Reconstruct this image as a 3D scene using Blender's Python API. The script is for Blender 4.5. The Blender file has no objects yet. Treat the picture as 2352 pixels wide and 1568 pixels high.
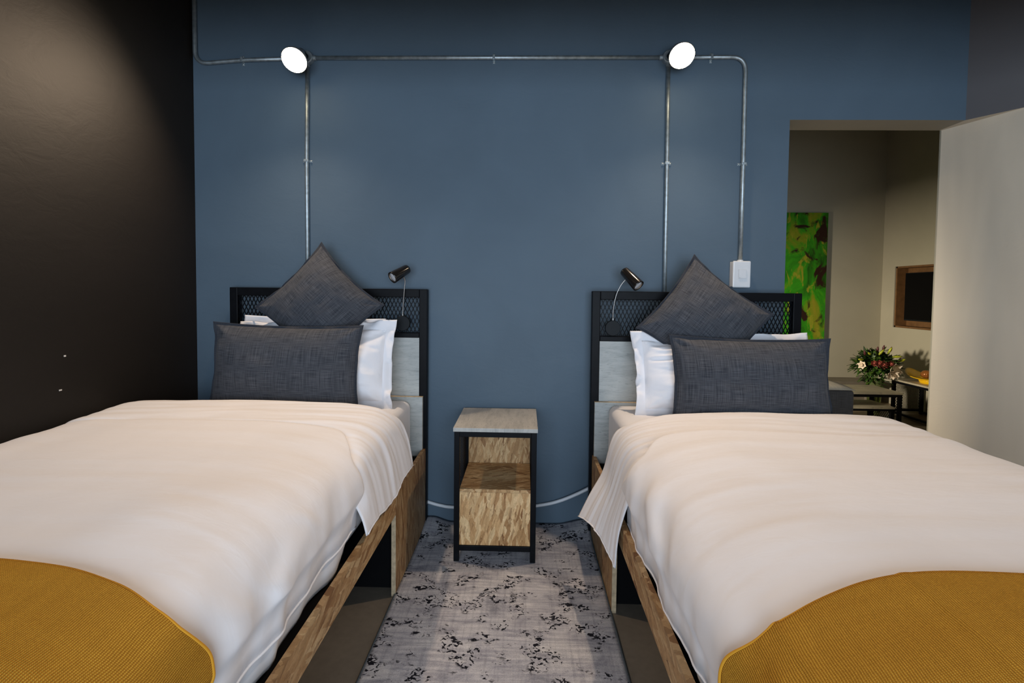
import bpy, bmesh, math, random
import numpy as np
from mathutils import Vector, Matrix

SC = bpy.context.scene
COL = SC.collection
random.seed(7)
PI = math.pi

# ------------------------------------------------------------------ camera
F_PX, PP_Y = 1150.0, 716.83
YAW, PITCH, ROLL = 0.02617, -0.0400, 0.01101
cam_d = bpy.data.cameras.new('camera')
cam_d.sensor_width = 36.0
cam_d.lens = F_PX / 2352 * 36.0
cam_d.shift_y = (PP_Y - 784.0) / 2352
cam_d.clip_start = 0.02
cam = bpy.data.objects.new('camera', cam_d)
COL.objects.link(cam)
_f = Vector((-math.sin(YAW) * math.cos(PITCH), math.cos(YAW) * math.cos(PITCH), math.sin(PITCH)))
_r = Vector((math.cos(YAW), math.sin(YAW), 0))
_u = _r.cross(_f)
_r2 = _r * math.cos(ROLL) + _u * math.sin(ROLL)
_u2 = -_r * math.sin(ROLL) + _u * math.cos(ROLL)
cam.matrix_world = Matrix(((_r2.x, _u2.x, -_f.x, 0.0), (_r2.y, _u2.y, -_f.y, -2.5421),
                           (_r2.z, _u2.z, -_f.z, 1.1943), (0, 0, 0, 1)))
SC.camera = cam

# ------------------------------------------------------------------ world, daylight, exposure
W = bpy.data.worlds.new('world')
SC.world = W
W.use_nodes = True
W.node_tree.nodes['Background'].inputs[0].default_value = (0.42, 0.58, 0.85, 1)
W.node_tree.nodes['Background'].inputs[1].default_value = 0.6
SC.view_settings.view_transform = 'Standard'
SC.view_settings.look = 'None'
SC.view_settings.gamma = 1.0
SC.view_settings.use_curve_mapping = False
SC.view_settings.exposure = 0.0
SC.cycles.max_bounces = 6
SC.cycles.diffuse_bounces = 3
SC.cycles.glossy_bounces = 3
SC.cycles.transmission_bounces = 6
SC.cycles.caustics_reflective = False
SC.cycles.caustics_refractive = False


def area_light(name, loc, direction, sx, sy, power, color):
    d = bpy.data.lights.new(name, 'AREA')
    d.shape = 'RECTANGLE'
    d.size, d.size_y = sx, sy
    d.energy = power
    d.color = color
    o = bpy.data.objects.new(name, d)
    COL.objects.link(o)
    o.location = loc
    o.rotation_euler = Vector(direction).to_track_quat('-Z', 'Y').to_euler()
    return o


# daylight coming in through the bedroom window behind the camera, and through the lounge window
area_light('window_daylight', (0.1, -4.75, 1.15), (0, 1, 0), 2.8, 1.9, 144, (0.72, 0.855, 1.0))
area_light('lounge_daylight', (-0.9, 0.95, 1.16), (1, 0.22, -0.07), 0.30, 0.30, 200, (1.0, 0.87, 0.66))
SPOT_POWER = 76
SPOT_COL = (1.0, 0.76, 0.54)

# ------------------------------------------------------------------ materials
MATS = {}


class NT:
    def __init__(self, name, rough=0.6, metal=0.0, spec=0.5):
        m = bpy.data.materials.new(name)
        m.use_nodes = True
        self.m, self.t = m, m.node_tree
        self.b = self.t.nodes['Principled BSDF']
        self.b.inputs['Roughness'].default_value = rough
        self.b.inputs['Metallic'].default_value = metal
        self.b.inputs['Specular IOR Level'].default_value = spec
        self._c = None
        MATS[name] = m

    def n(self, kind, **kw):
        n = self.t.nodes.new(kind)
        for k, v in kw.items():
            if k in n.inputs:
                n.inputs[k].default_value = v
            else:
                setattr(n, k, v)
        return n

    def l(self, a, b):
        self.t.links.new(a, b)

    def coord(self, scale=(1, 1, 1), rot=(0, 0, 0), uv=False):
        if self._c is None:
            self._c = self.n('ShaderNodeTexCoord')
        mp = self.n('ShaderNodeMapping')
        mp.inputs['Scale'].default_value = scale
        mp.inputs['Rotation'].default_value = rot
        self.l(self._c.outputs['UV' if uv else 'Object'], mp.inputs['Vector'])
        return mp.outputs[0]

    def noise(self, vec, scale=5, detail=4, rough=0.55, dist=0.0):
        n = self.n('ShaderNodeTexNoise', Scale=scale, Detail=detail, Roughness=rough, Distortion=dist)
        self.l(vec, n.inputs['Vector'])
        return n

    def ramp(self, val, stops, interp='LINEAR'):
        r = self.n('ShaderNodeValToRGB')
        r.color_ramp.interpolation = interp
        e = r.color_ramp.elements
        while len(e) < len(stops):
            e.new(0.5)
        for i, (p, c) in enumerate(stops):
            e[i].position = p
            e[i].color = (c[0], c[1], c[2], 1) if len(c) == 3 else c
        self.l(val, r.inputs[0])
        return r.outputs[0]

    def mix(self, fac, a, b, mode='MIX'):
        x = self.n('ShaderNodeMix', data_type='RGBA', blend_type=mode)
        for s, v in ((0, fac), (6, a), (7, b)):
            if hasattr(v, 'is_linked'):
                self.l(v, x.inputs[s])
            elif s == 0:
                x.inputs[0].default_value = v
            else:
                x.inputs[s].default_value = (v[0], v[1], v[2], 1)
        return x.outputs[2]

    def math(self, op, a, b=0.0):
        x = self.n('ShaderNodeMath', operation=op)
        for s, v in ((0, a), (1, b)):
            if hasattr(v, 'is_linked'):
                self.l(v, x.inputs[s])
            else:
                x.inputs[s].default_value = v
        return x.outputs[0]

    def col(self, c):
        if hasattr(c, 'is_linked'):
            self.l(c, self.b.inputs['Base Color'])
        else:
            self.b.inputs['Base Color'].default_value = (c[0], c[1], c[2], 1)

    def bump(self, h, strength=0.3, dist=0.01):
        x = self.n('ShaderNodeBump', Strength=strength, Distance=dist)
        self.l(h, x.inputs['Height'])
        self.l(x.outputs[0], self.b.inputs['Normal'])


def plain(name, c, rough=0.5, metal=0.0, var=0.12, scale=14, bump=0.0, spec=0.5, emit=None):
    k = NT(name, rough, metal, spec)
    n = k.noise(k.coord(), scale, 3)
    d = tuple(x * (1 - var) for x in c)
    e = tuple(min(1, x * (1 + var)) for x in c)
    k.col(k.ramp(n.outputs['Fac'], [(0.3, d), (0.7, e)]))
    if bump:
        k.bump(n.outputs['Fac'], bump, 0.01)
    if emit:
        k.b.inputs['Emission Color'].default_value = (*emit[0], 1)
        k.b.inputs['Emission Strength'].default_value = emit[1]
    return k.m


def plaster(name, c, var, bump, rough, streak=(1, 1, 1)):
    k = NT(name, rough, 0, 0.3)
    big = k.noise(k.coord(streak), 1.6, 3, 0.6, 0.4)
    fine = k.noise(k.coord((1, 1, 1.7)), 9, 4, 0.62, 0.8)
    grit = k.noise(k.coord(), 130, 1, 0.5)
    d = tuple(x * (1 - var) for x in c)
    e = tuple(x * (1 + var) for x in c)
    k.col(k.ramp(big.outputs['Fac'], [(0.3, d), (0.7, e)]))
    h = k.math('ADD', k.math('MULTIPLY', fine.outputs['Fac'], 1.0), k.math('MULTIPLY', grit.outputs['Fac'], 0.05))
    k.bump(h, bump, 0.012)
    return k.m


plaster('blue_paint', (0.089, 0.131, 0.174), 0.07, 0.10, 0.62)
plaster('black_paint', (0.0088, 0.0066, 0.0050), 0.18, 0.10, 0.6, (1, 0.4, 1))
plaster('beige_paint', (0.66, 0.57, 0.45), 0.10, 0.12, 0.62, (1, 2.2, 0.45))
plaster('grey_paint', (0.115, 0.110, 0.115), 0.06, 0.06, 0.7)
plaster('lounge_paint', (0.43, 0.40, 0.315), 0.05, 0.05, 0.7)
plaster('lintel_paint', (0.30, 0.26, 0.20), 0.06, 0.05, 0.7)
plaster('ceiling_paint', (0.20, 0.20, 0.21), 0.05, 0.05, 0.8)

# screed floor of the bedroom
k = NT('screed', 0.42, 0, 0.4)
n1 = k.noise(k.coord(), 3, 6, 0.6, 0.3)
n2 = k.noise(k.coord(), 40, 3)
k.col(k.mix(0.25, k.ramp(n1.outputs['Fac'], [(0.3, (0.135, 0.112, 0.088)), (0.7, (0.20, 0.168, 0.13))]),
            k.ramp(n2.outputs['Fac'], [(0.3, (0.10, 0.085, 0.07)), (0.7, (0.20, 0.175, 0.14))])))
k.bump(n2.outputs['Fac'], 0.06, 0.004)

# oriented strand board: long flakes lying in three directions
def osb(name, plane, tint=1.0, along=1):
    k = NT(name, 0.55, 0, 0.35)
    rots = {'x': [(0.06, 0, 0), (0.35, 0, 0), (-0.28, 0, 0)], 'y': [(0, 0.06, 0), (0, 0.32, 0), (0, -0.24, 0)], 'z': [(0, 0, 0.1), (0, 0, 0.5), (0, 0, -0.4)]}[plane]
    L, S = 10.0, 62.0
    if plane == 'x':
        scs = [(20, L, S), (20, L * .9, S * .8), (20, L * 1.4, S * 1.3)] if along == 1 else [(20, S, L), (20, S * .8, L * .9), (20, S * 1.3, L * 1.4)]
    elif plane == 'y':
        scs = [(L, 20, S), (L * .9, 20, S * .8), (L * 1.4, 20, S * 1.3)] if along == 1 else [(S, 20, L), (S * .8, 20, L * .9), (S * 1.3, 20, L * 1.4)]
    else:
        scs = [(L, S, 20), (L * .9, S * .8, 20), (L * 1.4, S * 1.3, 20)]
    cols = []
    hs = []
    for r, s in zip(rots, scs):
        # turn first, then stretch
        c0 = k.coord((1, 1, 1), r)
        mp = k.n('ShaderNodeMapping')
        mp.inputs['Scale'].default_value = s
        k.l(c0, mp.inputs['Vector'])
        wob = k.noise(c0, 30, 3)
        wv = k.n('ShaderNodeVectorMath', operation='SCALE')
        k.l(wob.outputs['Color'], wv.inputs[0])
        wv.inputs['Scale'].default_value = 0.45
        ad = k.n('ShaderNodeVectorMath', operation='ADD')
        k.l(mp.outputs[0], ad.inputs[0])
        k.l(wv.outputs[0], ad.inputs[1])
        v = k.n('ShaderNodeTexVoronoi', Scale=1.0)
        k.l(ad.outputs[0], v.inputs['Vector'])
        sep = k.n('ShaderNodeSeparateColor')
        k.l(v.outputs['Color'], sep.inputs[0])
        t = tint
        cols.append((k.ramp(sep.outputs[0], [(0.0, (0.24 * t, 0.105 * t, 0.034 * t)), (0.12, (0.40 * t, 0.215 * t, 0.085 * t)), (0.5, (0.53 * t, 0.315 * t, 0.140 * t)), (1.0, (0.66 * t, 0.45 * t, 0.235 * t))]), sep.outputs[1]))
        hs.append(sep.outputs[0])
    m1 = k.math('GREATER_THAN', cols[1][1], 0.55)
    m2 = k.math('GREATER_THAN', cols[2][1], 0.6)
    c = k.mix(m2, k.mix(m1, cols[0][0], cols[1][0]), cols[2][0])
    c0 = k.coord((1, 1, 1), rots[2])
    mp = k.n('ShaderNodeMapping')
    mp.inputs['Scale'].default_value = tuple(v_ * 2.3 for v_ in scs[0])
    k.l(c0, mp.inputs['Vector'])
    wb = k.noise(c0, 60, 2)
    wv = k.n('ShaderNodeVectorMath', operation='SCALE')
    k.l(wb.outputs['Color'], wv.inputs[0])
    wv.inputs['Scale'].default_value = 1.2
    ad = k.n('ShaderNodeVectorMath', operation='ADD')
    k.l(mp.outputs[0], ad.inputs[0])
    k.l(wv.outputs[0], ad.inputs[1])
    v2 = k.n('ShaderNodeTexVoronoi', Scale=1.0)
    k.l(ad.outputs[0], v2.inputs['Vector'])
    s2 = k.n('ShaderNodeSeparateColor')
    k.l(v2.outputs['Color'], s2.inputs[0])
    c = k.mix(0.75, c, k.ramp(s2.outputs[2], [(0.0, (0.38, 0.30, 0.24)), (0.10, (0.72, 0.68, 0.62)), (0.5, (0.95, 0.95, 0.93)), (1.0, (1.15, 1.17, 1.2))]), 'MULTIPLY')
    grain = k.noise(k.coord((30, 30, 30)), 6, 4, 0.65, 1.0)
    k.col(k.mix(0.35, c, k.ramp(grain.outputs['Fac'], [(0.3, (0.42, 0.42, 0.42)), (0.7, (1, 1, 1))]), 'MULTIPLY'))
    k.bump(hs[0], 0.15, 0.002)
    return k.m


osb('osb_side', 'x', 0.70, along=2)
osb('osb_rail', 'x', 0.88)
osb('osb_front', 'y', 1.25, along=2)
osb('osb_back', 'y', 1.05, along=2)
osb('osb_shelf', 'z', 1.05)
plain('board_edge', (0.46, 0.35, 0.22), 0.6, var=0.25, scale=60)

# pale grey wood-effect board with faint horizontal grain
def greyboard(name, horiz, tint=(1, 1, 1)):
    k = NT(name, 0.5, 0, 0.35)
    a = k.noise(k.coord(horiz), 4, 8, 0.72, 0.12)
    b = k.noise(k.coord(), 3, 4)
    s = k.noise(k.coord(tuple(3 * q for q in horiz)), 9, 4, 0.6)
    c = k.ramp(a.outputs['Fac'], [(0.25, (0.33, 0.335, 0.325)), (0.5, (0.50, 0.51, 0.49)), (0.75, (0.62, 0.62, 0.585))])
    c = k.mix(0.5, c, k.ramp(b.outputs['Fac'], [(0.3, (0.55, 0.57, 0.58)), (0.7, (1, 1, 0.98))]), 'MULTIPLY')
    c = k.mix(0.6, c, k.ramp(s.outputs['Fac'], [(0.28, (0.35, 0.35, 0.35)), (0.42, (1, 1, 1))]), 'MULTIPLY')
    k.col(k.mix(1.0, c, tint, 'MULTIPLY'))
    k.bump(a.outputs['Fac'], 0.08, 0.002)
    return k.m


greyboard('grey_board', (1.2, 1, 9))
greyboard('grey_top', (7, 1.2, 1), (1.0, 0.95, 0.92))
greyboard('taupe_top', (1.2, 7, 1), (1.05, 0.92, 0.72))
plain('black_steel', (0.0045, 0.005, 0.0065), 0.42, 0.0, 0.2, 30, spec=0.09)
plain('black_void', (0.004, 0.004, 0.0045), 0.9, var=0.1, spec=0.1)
plain('galvanised', (0.40, 0.46, 0.49), 0.48, 0.85, 0.22, 45, 0.03)
plain('chrome', (0.36, 0.35, 0.34), 0.32, 1.0, 0.03)
plain('black_gloss', (0.012, 0.010, 0.009), 0.16, 0.0, 0.1, 8, spec=0.7)
plain('black_plastic', (0.007, 0.009, 0.011), 0.5, var=0.1, spec=0.15)
plain('white_plastic', (0.72, 0.73, 0.75), 0.32, var=0.03, spec=0.5)
plain('grey_line', (0.36, 0.37, 0.40), 0.5, var=0.05)
plain('lens_glass', (0.62, 0.64, 0.68), 0.2, 0.2, 0.15, 260, 0.2)
plain('cable_white', (0.66, 0.68, 0.71), 0.4, var=0.04)
plain('lamp_lens', (0.9, 0.85, 0.7), 0.3, emit=((1.0, 0.80, 0.52), 30.0))
plain('lamp_silver', (0.55, 0.55, 0.54), 0.3, 0.8, 0.1)


def cotton(name, c, amp, scale=900):
    k = NT(name, 0.72, 0, 0.15)
    a = k.noise(k.coord(), 5, 3, 0.6, 0.5)
    b = k.noise(k.coord((1.0, 2.2, 1.0)), 16, 2, 0.55, 0.8)
    e = tuple(x * 0.965 for x in c)
    k.col(k.ramp(a.outputs['Fac'], [(0.3, e), (0.7, c)]))
    k.b.inputs['Sheen Weight'].default_value = 0.12
    k.bump(k.math('ADD', a.outputs['Fac'], k.math('MULTIPLY', b.outputs['Fac'], 0.35)), amp, 0.02)
    return k.m


cotton('white_cotton', (0.87, 0.85, 0.865), 0.10)
cotton('white_sheet', (0.83, 0.82, 0.84), 0.10)
cotton('pillow_cotton', (0.84, 0.84, 0.88), 0.25)


def linen(name, lo, hi):
    k = NT(name, 0.85, 0, 0.15)
    a = k.noise(k.coord((16, 430, 1), uv=True), 1, 2, 0.5)
    b = k.noise(k.coord((430, 9, 1), uv=True), 1, 2, 0.5)
    s = k.math('ADD', k.math('MULTIPLY', a.outputs['Fac'], 0.5), k.math('MULTIPLY', b.outputs['Fac'], 0.5))
    k.col(k.ramp(s, [(0.33, lo), (0.66, hi)]))
    k.b.inputs['Sheen Weight'].default_value = 0.05
    k.bump(s, 0.35, 0.0015)
    return k.m


linen('charcoal_linen', (0.016, 0.020, 0.028), (0.098, 0.102, 0.116))
plain('charcoal_edge', (0.022, 0.026, 0.036), 0.85, var=0.3, scale=200)
linen('sofa_fabric', (0.05, 0.046, 0.045), (0.12, 0.11, 0.105))
linen('sofa_painted_light', (0.40, 0.34, 0.25), (0.62, 0.54, 0.42))  # grey fabric again, with the light on its top put into the colour

# mustard throw: close rows of woven knots
k = NT('mustard_weave', 0.9, 0, 0.1)
uvv = k.coord((1, 1, 1), uv=True)
wob = k.noise(uvv, 14, 3)
mpx = k.n('ShaderNodeVectorMath', operation='SCALE')
k.l(wob.outputs['Color'], mpx.inputs[0])
mpx.inputs['Scale'].default_value = 0.006
uad = k.n('ShaderNodeVectorMath', operation='ADD')
k.l(uvv, uad.inputs[0])
k.l(mpx.outputs[0], uad.inputs[1])
w1 = k.n('ShaderNodeTexWave', Scale=80.0, Distortion=0.5, Detail=2.0, bands_direction='X')
w2 = k.n('ShaderNodeTexWave', Scale=112.0, Distortion=0.6, Detail=2.0, bands_direction='Y')
for w in (w1, w2):
    k.l(uad.outputs[0], w.inputs['Vector'])
    w.inputs['Detail Scale'].default_value = 30
ww = k.math('MULTIPLY', w1.outputs['Fac'], k.math('ADD', k.math('MULTIPLY', w2.outputs['Fac'], 0.7), 0.3))
yarn = k.noise(uvv, 260, 3, 0.7)
stripe = k.noise(k.coord((40, 1.0, 1), uv=True), 1, 2)
c = k.ramp(ww, [(0.02, (0.44, 0.20, 0.022)), (0.35, (0.82, 0.42, 0.045)), (1.0, (1.0, 0.60, 0.11))])
c = k.mix(0.30, c, k.ramp(yarn.outputs['Fac'], [(0.34, (0.50, 0.30, 0.15)), (0.6, (1.0, 0.92, 0.62))]), 'MULTIPLY')
c = k.mix(0.35, c, k.ramp(stripe.outputs['Fac'], [(0.35, (0.78, 0.75, 0.7)), (0.65, (1.0, 1.0, 1.0))]), 'MULTIPLY')
k.col(c)
k.bump(ww, 0.9, 0.004)

# distressed rug: pale grey ground, dark worm-like flecks in clusters
k = NT('rug_pile', 0.95, 0, 0.1)
o = k.coord()
pile = k.noise(o, 300, 3, 0.7)
mott = k.noise(k.coord((1, 1.6, 1)), 7, 6, 0.65, 0.6)
strk = k.noise(k.coord((2.0, 34, 1)), 2.2, 4, 0.6)
strv = k.noise(k.coord((40, 1.4, 1)), 2.0, 4, 0.6)
base = k.ramp(mott.outputs['Fac'], [(0.28, (0.27, 0.275, 0.31)), (0.46, (0.52, 0.51, 0.54)), (0.68, (0.70, 0.68, 0.68))])
base = k.mix(0.5, base, k.ramp(strk.outputs['Fac'], [(0.38, (0.45, 0.46, 0.52)), (0.6, (1, 1, 1))]), 'MULTIPLY')
base = k.mix(0.3, base, k.ramp(strv.outputs['Fac'], [(0.36, (0.45, 0.46, 0.50)), (0.5, (1, 1, 1))]), 'MULTIPLY')
base = k.mix(0.55, base, k.ramp(pile.outputs['Fac'], [(0.3, (0.42, 0.42, 0.45)), (0.65, (1, 1, 1))]), 'MULTIPLY')
clus = k.noise(k.coord((1, 1.15, 1)), 10.5, 2, 0.5, 0.4)
worm = k.noise(k.coord((1.0, 1.25, 1)), 58, 2, 0.5, 1.0)
f = k.math('MULTIPLY', k.ramp(clus.outputs['Fac'], [(0.50, (0, 0, 0)), (0.56, (1, 1, 1))]), k.ramp(worm.outputs['Fac'], [(0.535, (0, 0, 0)), (0.56, (1, 1, 1))]))
base = k.mix(f, base, (0.012, 0.012, 0.017))
k.col(base)
k.bump(pile.outputs['Fac'], 0.5, 0.004)
plain('rug_edge', (0.07, 0.085, 0.10), 0.95, var=0.25, scale=180)

# abstract painting: loose strokes of green, yellow, dark brown and grey
k = NT('canvas_paint', 0.45, 0, 0.3)
a = k.noise(k.coord((1.5, 1, 0.9), (0, 0.3, 0)), 2.6, 5, 0.6, 0.9)
b = k.noise(k.coord((3.5, 1, 1.6), (0, -0.8, 0)), 2.6, 5, 0.62, 0.6)
d = k.noise(k.coord((1.9, 1, 1.5), (0, 0.9, 0)), 2.4, 5, 0.6, 0.8)
g = k.ramp(a.outputs['Fac'], [(0.30, (0.012, 0.05, 0.004)), (0.42, (0.03, 0.24, 0.008)), (0.52, (0.05, 0.42, 0.012)), (0.62, (0.26, 0.36, 0.015)), (0.75, (0.42, 0.36, 0.03))])
g = k.mix(k.ramp(b.outputs['Fac'], [(0.56, (0, 0, 0)), (0.62, (1, 1, 1))]), g, (0.40, 0.42, 0.03))
g = k.mix(k.ramp(d.outputs['Fac'], [(0.57, (0, 0, 0)), (0.63, (1, 1, 1))]), g, (0.035, 0.012, 0.008))
sz = k.n('ShaderNodeSeparateXYZ')
k.l(k.coord(), sz.inputs[0])
top = k.math('ADD', k.math('ADD', k.math('MULTIPLY', sz.outputs[2], 0.75), k.math('MULTIPLY', sz.outputs[0], 0.55)), k.math('MULTIPLY', a.outputs['Fac'], 0.55))
g = k.mix(k.ramp(top, [(1.33, (0, 0, 0)), (1.41, (0.9, 0.9, 0.9))]), g, k.ramp(b.outputs['Fac'], [(0.4, (0.02, 0.018, 0.02)), (0.52, (0.16, 0.16, 0.18)), (0.7, (0.30, 0.33, 0.28))]))
k.col(k.mix(1.0, g, (0.75, 0.72, 0.72), 'MULTIPLY'))
k.bump(b.outputs['Fac'], 0.4, 0.006)

plain('canvas_side', (0.55, 0.53, 0.48), 0.8)
k = NT('plank_wood', 0.4, 0, 0.4)
a = k.noise(k.coord((1.5, 14, 1)), 3, 6, 0.6, 0.5)
oi = k.n('ShaderNodeObjectInfo')
k.col(k.mix(1.0, k.ramp(a.outputs['Fac'], [(0.3, (0.20, 0.15, 0.10)), (0.7, (0.36, 0.29, 0.20))]),
            k.ramp(oi.outputs['Random'], [(0, (0.62, 0.6, 0.58)), (1, (1, 1, 1))]), 'MULTIPLY'))
plain('niche_wood', (0.17, 0.085, 0.033), 0.5, var=0.2, scale=20)
plain('taupe_bench', (0.20, 0.175, 0.14), 0.6, var=0.1)
plain('screen_black', (0.002, 0.002, 0.0025), 0.25, var=0.1, spec=0.08)
plain('yellow_glaze', (0.85, 0.52, 0.01), 0.22, var=0.04, spec=0.5)
plain('copper_ball', (0.36, 0.13, 0.03), 0.28, 0.3, 0.35, 30)
plain('dark_green', (0.012, 0.05, 0.016), 0.35, var=0.3)
k = NT('leaf_green', 0.45, 0, 0.4)
a = k.noise(k.coord(), 22, 2)
k.col(k.ramp(a.outputs['Fac'], [(0.35, (0.010, 0.028, 0.006)), (0.52, (0.035, 0.085, 0.016)), (0.7, (0.13, 0.22, 0.03))]))
plain('bud_green', (0.42, 0.46, 0.03), 0.5, var=0.3, scale=40)
plain('rose_pink', (0.52, 0.13, 0.10), 0.6, var=0.35, scale=50)
plain('lily_white', (0.85, 0.72, 0.58), 0.55, var=0.12, scale=50)
plain('bud_plum', (0.10, 0.022, 0.028), 0.5, var=0.3, scale=40)
k = NT('vase_glass', 0.04, 0, 0.5)
k.b.inputs['Transmission Weight'].default_value = 0.85
k.b.inputs['IOR'].default_value = 1.3
a = k.noise(k.coord(), 18, 2)
k.col(k.ramp(a.outputs['Fac'], [(0.3, (0.50, 0.66, 0.20)), (0.7, (0.75, 0.85, 0.45))]))
plain('stem_green', (0.10, 0.20, 0.03), 0.5, var=0.3, scale=30)
plain('window_frame_paint', (0.05, 0.05, 0.055), 0.5)
plain('chip_white', (0.6, 0.58, 0.55), 0.8)

# ------------------------------------------------------------------ object helpers
ORG = {}


def org(o):
    return ORG[o.name] if o is not None else Vector((0, 0, 0))


def link(name, me, mat, parent, loc):
    o = bpy.data.objects.new(name, me)
    COL.objects.link(o)
    loc = Vector(loc)
    if parent is not None:
        o.parent = parent
        o.location = loc - org(parent)
    else:
        o.location = loc
    ORG[o.name] = loc
    mats = mat if isinstance(mat, (list, tuple)) else [mat]
    for m in mats:
        me.materials.append(MATS[m])
    return o


def obj(name, bm, mat, parent=None, loc=None, smooth=False, bevel=0.0, seg=2):
    """bm holds world coordinates; the object's origin goes to loc (or its parent's origin)."""
    if loc is None:
        loc = org(parent)
    bmesh.ops.recalc_face_normals(bm, faces=bm.faces[:])
    me = bpy.data.meshes.new(name)
    bm.to_mesh(me)
    bm.free()
    me.transform(Matrix.Translation(-Vector(loc)))
    if smooth:
        for p in me.polygons:
            p.use_smooth = True
    o = link(name, me, mat, parent, loc)
    if bevel:
        md = o.modifiers.new('bevel', 'BEVEL')
        md.width, md.segments, md.limit_method = bevel, seg, 'ANGLE'
    return o


def tag(o, label, cat, group=None):
    o['label'] = label
    o['category'] = cat
    if group:
        o['group'] = group
    return o


def struct(o, label=None):
    o['kind'] = 'structure'
    if label:
        o['label'] = label
    return o


def thing(name, label, cat, loc, group=None):
    o = bpy.data.objects.new(name, None)
    COL.objects.link(o)
    o.empty_display_size = 0.05
    o.location = loc
    ORG[o.name] = Vector(loc)
    return tag(o, label, cat, group)


def B():
    return bmesh.new()


def box(bm, x0, y0, z0, x1, y1, z1):
    vs = [bm.verts.new(p) for p in ((x0, y0, z0), (x1, y0, z0), (x1, y1, z0), (x0, y1, z0), (x0, y0, z1), (x1, y0, z1), (x1, y1, z1), (x0, y1, z1))]
    for f in ((0, 3, 2, 1), (4, 5, 6, 7), (0, 1, 5, 4), (1, 2, 6, 5), (2, 3, 7, 6), (3, 0, 4, 7)):
        bm.faces.new([vs[i] for i in f])
    return bm


def bx(*a):
    return box(B(), *a)


def prism(poly, z0, z1):
    bm = B()
    a = [bm.verts.new((x, y, z0)) for x, y in poly]
    b = [bm.verts.new((x, y, z1)) for x, y in poly]
    n = len(poly)
    bm.faces.new(a[::-1])
    bm.faces.new(b)
    for i in range(n):
        bm.faces.new((a[i], a[(i + 1) % n], b[(i + 1) % n], b[i]))
    return bm


def tube(bm, pts, r, seg=12, cap=True):
    pts = [Vector(p) for p in pts]
    rs = r if isinstance(r, (list, tuple)) else [r] * len(pts)
    rings = []
    nrm = None
    for i, p in enumerate(pts):
        t = (pts[min(i + 1, len(pts) - 1)] - pts[max(i - 1, 0)]).normalized()
        if nrm is None:
            nrm = t.orthogonal().normalized()
        else:
            nrm = (nrm - t * nrm.dot(t)).normalized()
        bi = t.cross(nrm)
        rings.append([bm.verts.new(p + (nrm * math.cos(2 * PI * k / seg) + bi * math.sin(2 * PI * k / seg)) * rs[i]) for k in range(seg)])
    for a, b in zip(rings, rings[1:]):
        for k in range(seg):
            bm.faces.new((a[k], a[(k + 1) % seg], b[(k + 1) % seg], b[k]))
    if cap:
        bm.faces.new(rings[0][::-1])
        bm.faces.new(rings[-1])
    return bm


def lathe(bm, prof, origin, axis, seg=24):
    """prof: (radius, distance along axis) pairs, closed with caps where radius > 0."""
    axis = Vector(axis).normalized()
    o = Vector(origin)
    pts = [o + axis * d for r, d in prof]
    n = axis.orthogonal().normalized()
    bi = axis.cross(n)
    rings = []
    for (r, d), p in zip(prof, pts):
        rings.append([bm.verts.new(p + (n * math.cos(2 * PI * k / seg) + bi * math.sin(2 * PI * k / seg)) * max(r, 1e-5)) for k in range(seg)])
    for a, b in zip(rings, rings[1:]):
        for k in range(seg):
            bm.faces.new((a[k], a[(k + 1) % seg], b[(k + 1) % seg], b[k]))
    bm.faces.new(rings[0][::-1])
    bm.faces.new(rings[-1])
    return bm


def bend(pts, r, n=7):
    """round the corners of a polyline"""
    pts = [Vector(p) for p in pts]
    out = [pts[0]]
    for a, p, b in zip(pts, pts[1:], pts[2:]):
        u = (a - p).normalized()
        v = (b - p).normalized()
        h = min(r, (a - p).length * .49, (b - p).length * .49)
        for i in range(n + 1):
            t = i / n
            out.append((p + u * h) * (1 - t) ** 2 + p * 2 * t * (1 - t) + (p + v * h) * t * t)
    out.append(pts[-1])
    return out


def spline(pts, n=8):
    pts = [Vector(p) for p in pts]
    P = [pts[0] * 2 - pts[1]] + pts + [pts[-1] * 2 - pts[-2]]
    out = []
    for i in range(1, len(P) - 2):
        for k in range(n):
            t = k / n
            a, b, c, d = P[i - 1:i + 3]
            out.append(0.5 * ((2 * b) + (c - a) * t + (2 * a - 5 * b + 4 * c - d) * t * t + (3 * b - a - 3 * c + d) * t ** 3))
    out.append(pts[-1])
    return out


# numpy value noise
_rng = np.random.RandomState(3)
_T = _rng.rand(64, 64, 64)


def vnoise(x, y, z=0.0):
    x, y, z = np.broadcast_arrays(np.asarray(x, float), np.asarray(y, float), np.asarray(z, float))
    i, j, q = np.floor(x).astype(int), np.floor(y).astype(int), np.floor(z).astype(int)
    fx, fy, fz = x - i, y - j, z - q
    s = lambda t: t * t * t * (t * (6 * t - 15) + 10)
    fx, fy, fz = s(fx), s(fy), s(fz)
    g = lambda a, b, c: _T[(i + a) & 63, (j + b) & 63, (q + c) & 63]
    l = lambda a, b, t: a + (b - a) * t
    return l(l(l(g(0, 0, 0), g(1, 0, 0), fx), l(g(0, 1, 0), g(1, 1, 0), fx), fy),
             l(l(g(0, 0, 1), g(1, 0, 1), fx), l(g(0, 1, 1), g(1, 1, 1), fx), fy), fz) - 0.5


def fbm(x, y, z=0.0, o=3):
    r, a = 0, 1.0
    for k in range(o):
        r = r + a * vnoise(x * 2 ** k + 7.3 * k, y * 2 ** k + 3.1 * k, z + 5 * k)
        a *= 0.5
    return r


def sstep(a, b, x):
    t = np.clip((x - a) / (b - a), 0, 1)
    return t * t * (3 - 2 * t)


def grid_normals(P):
    du = np.gradient(P, axis=0)
    dv = np.gradient(P, axis=1)
    n = np.cross(du, dv)
    return n / (np.linalg.norm(n, axis=2, keepdims=True) + 1e-12)


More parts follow.
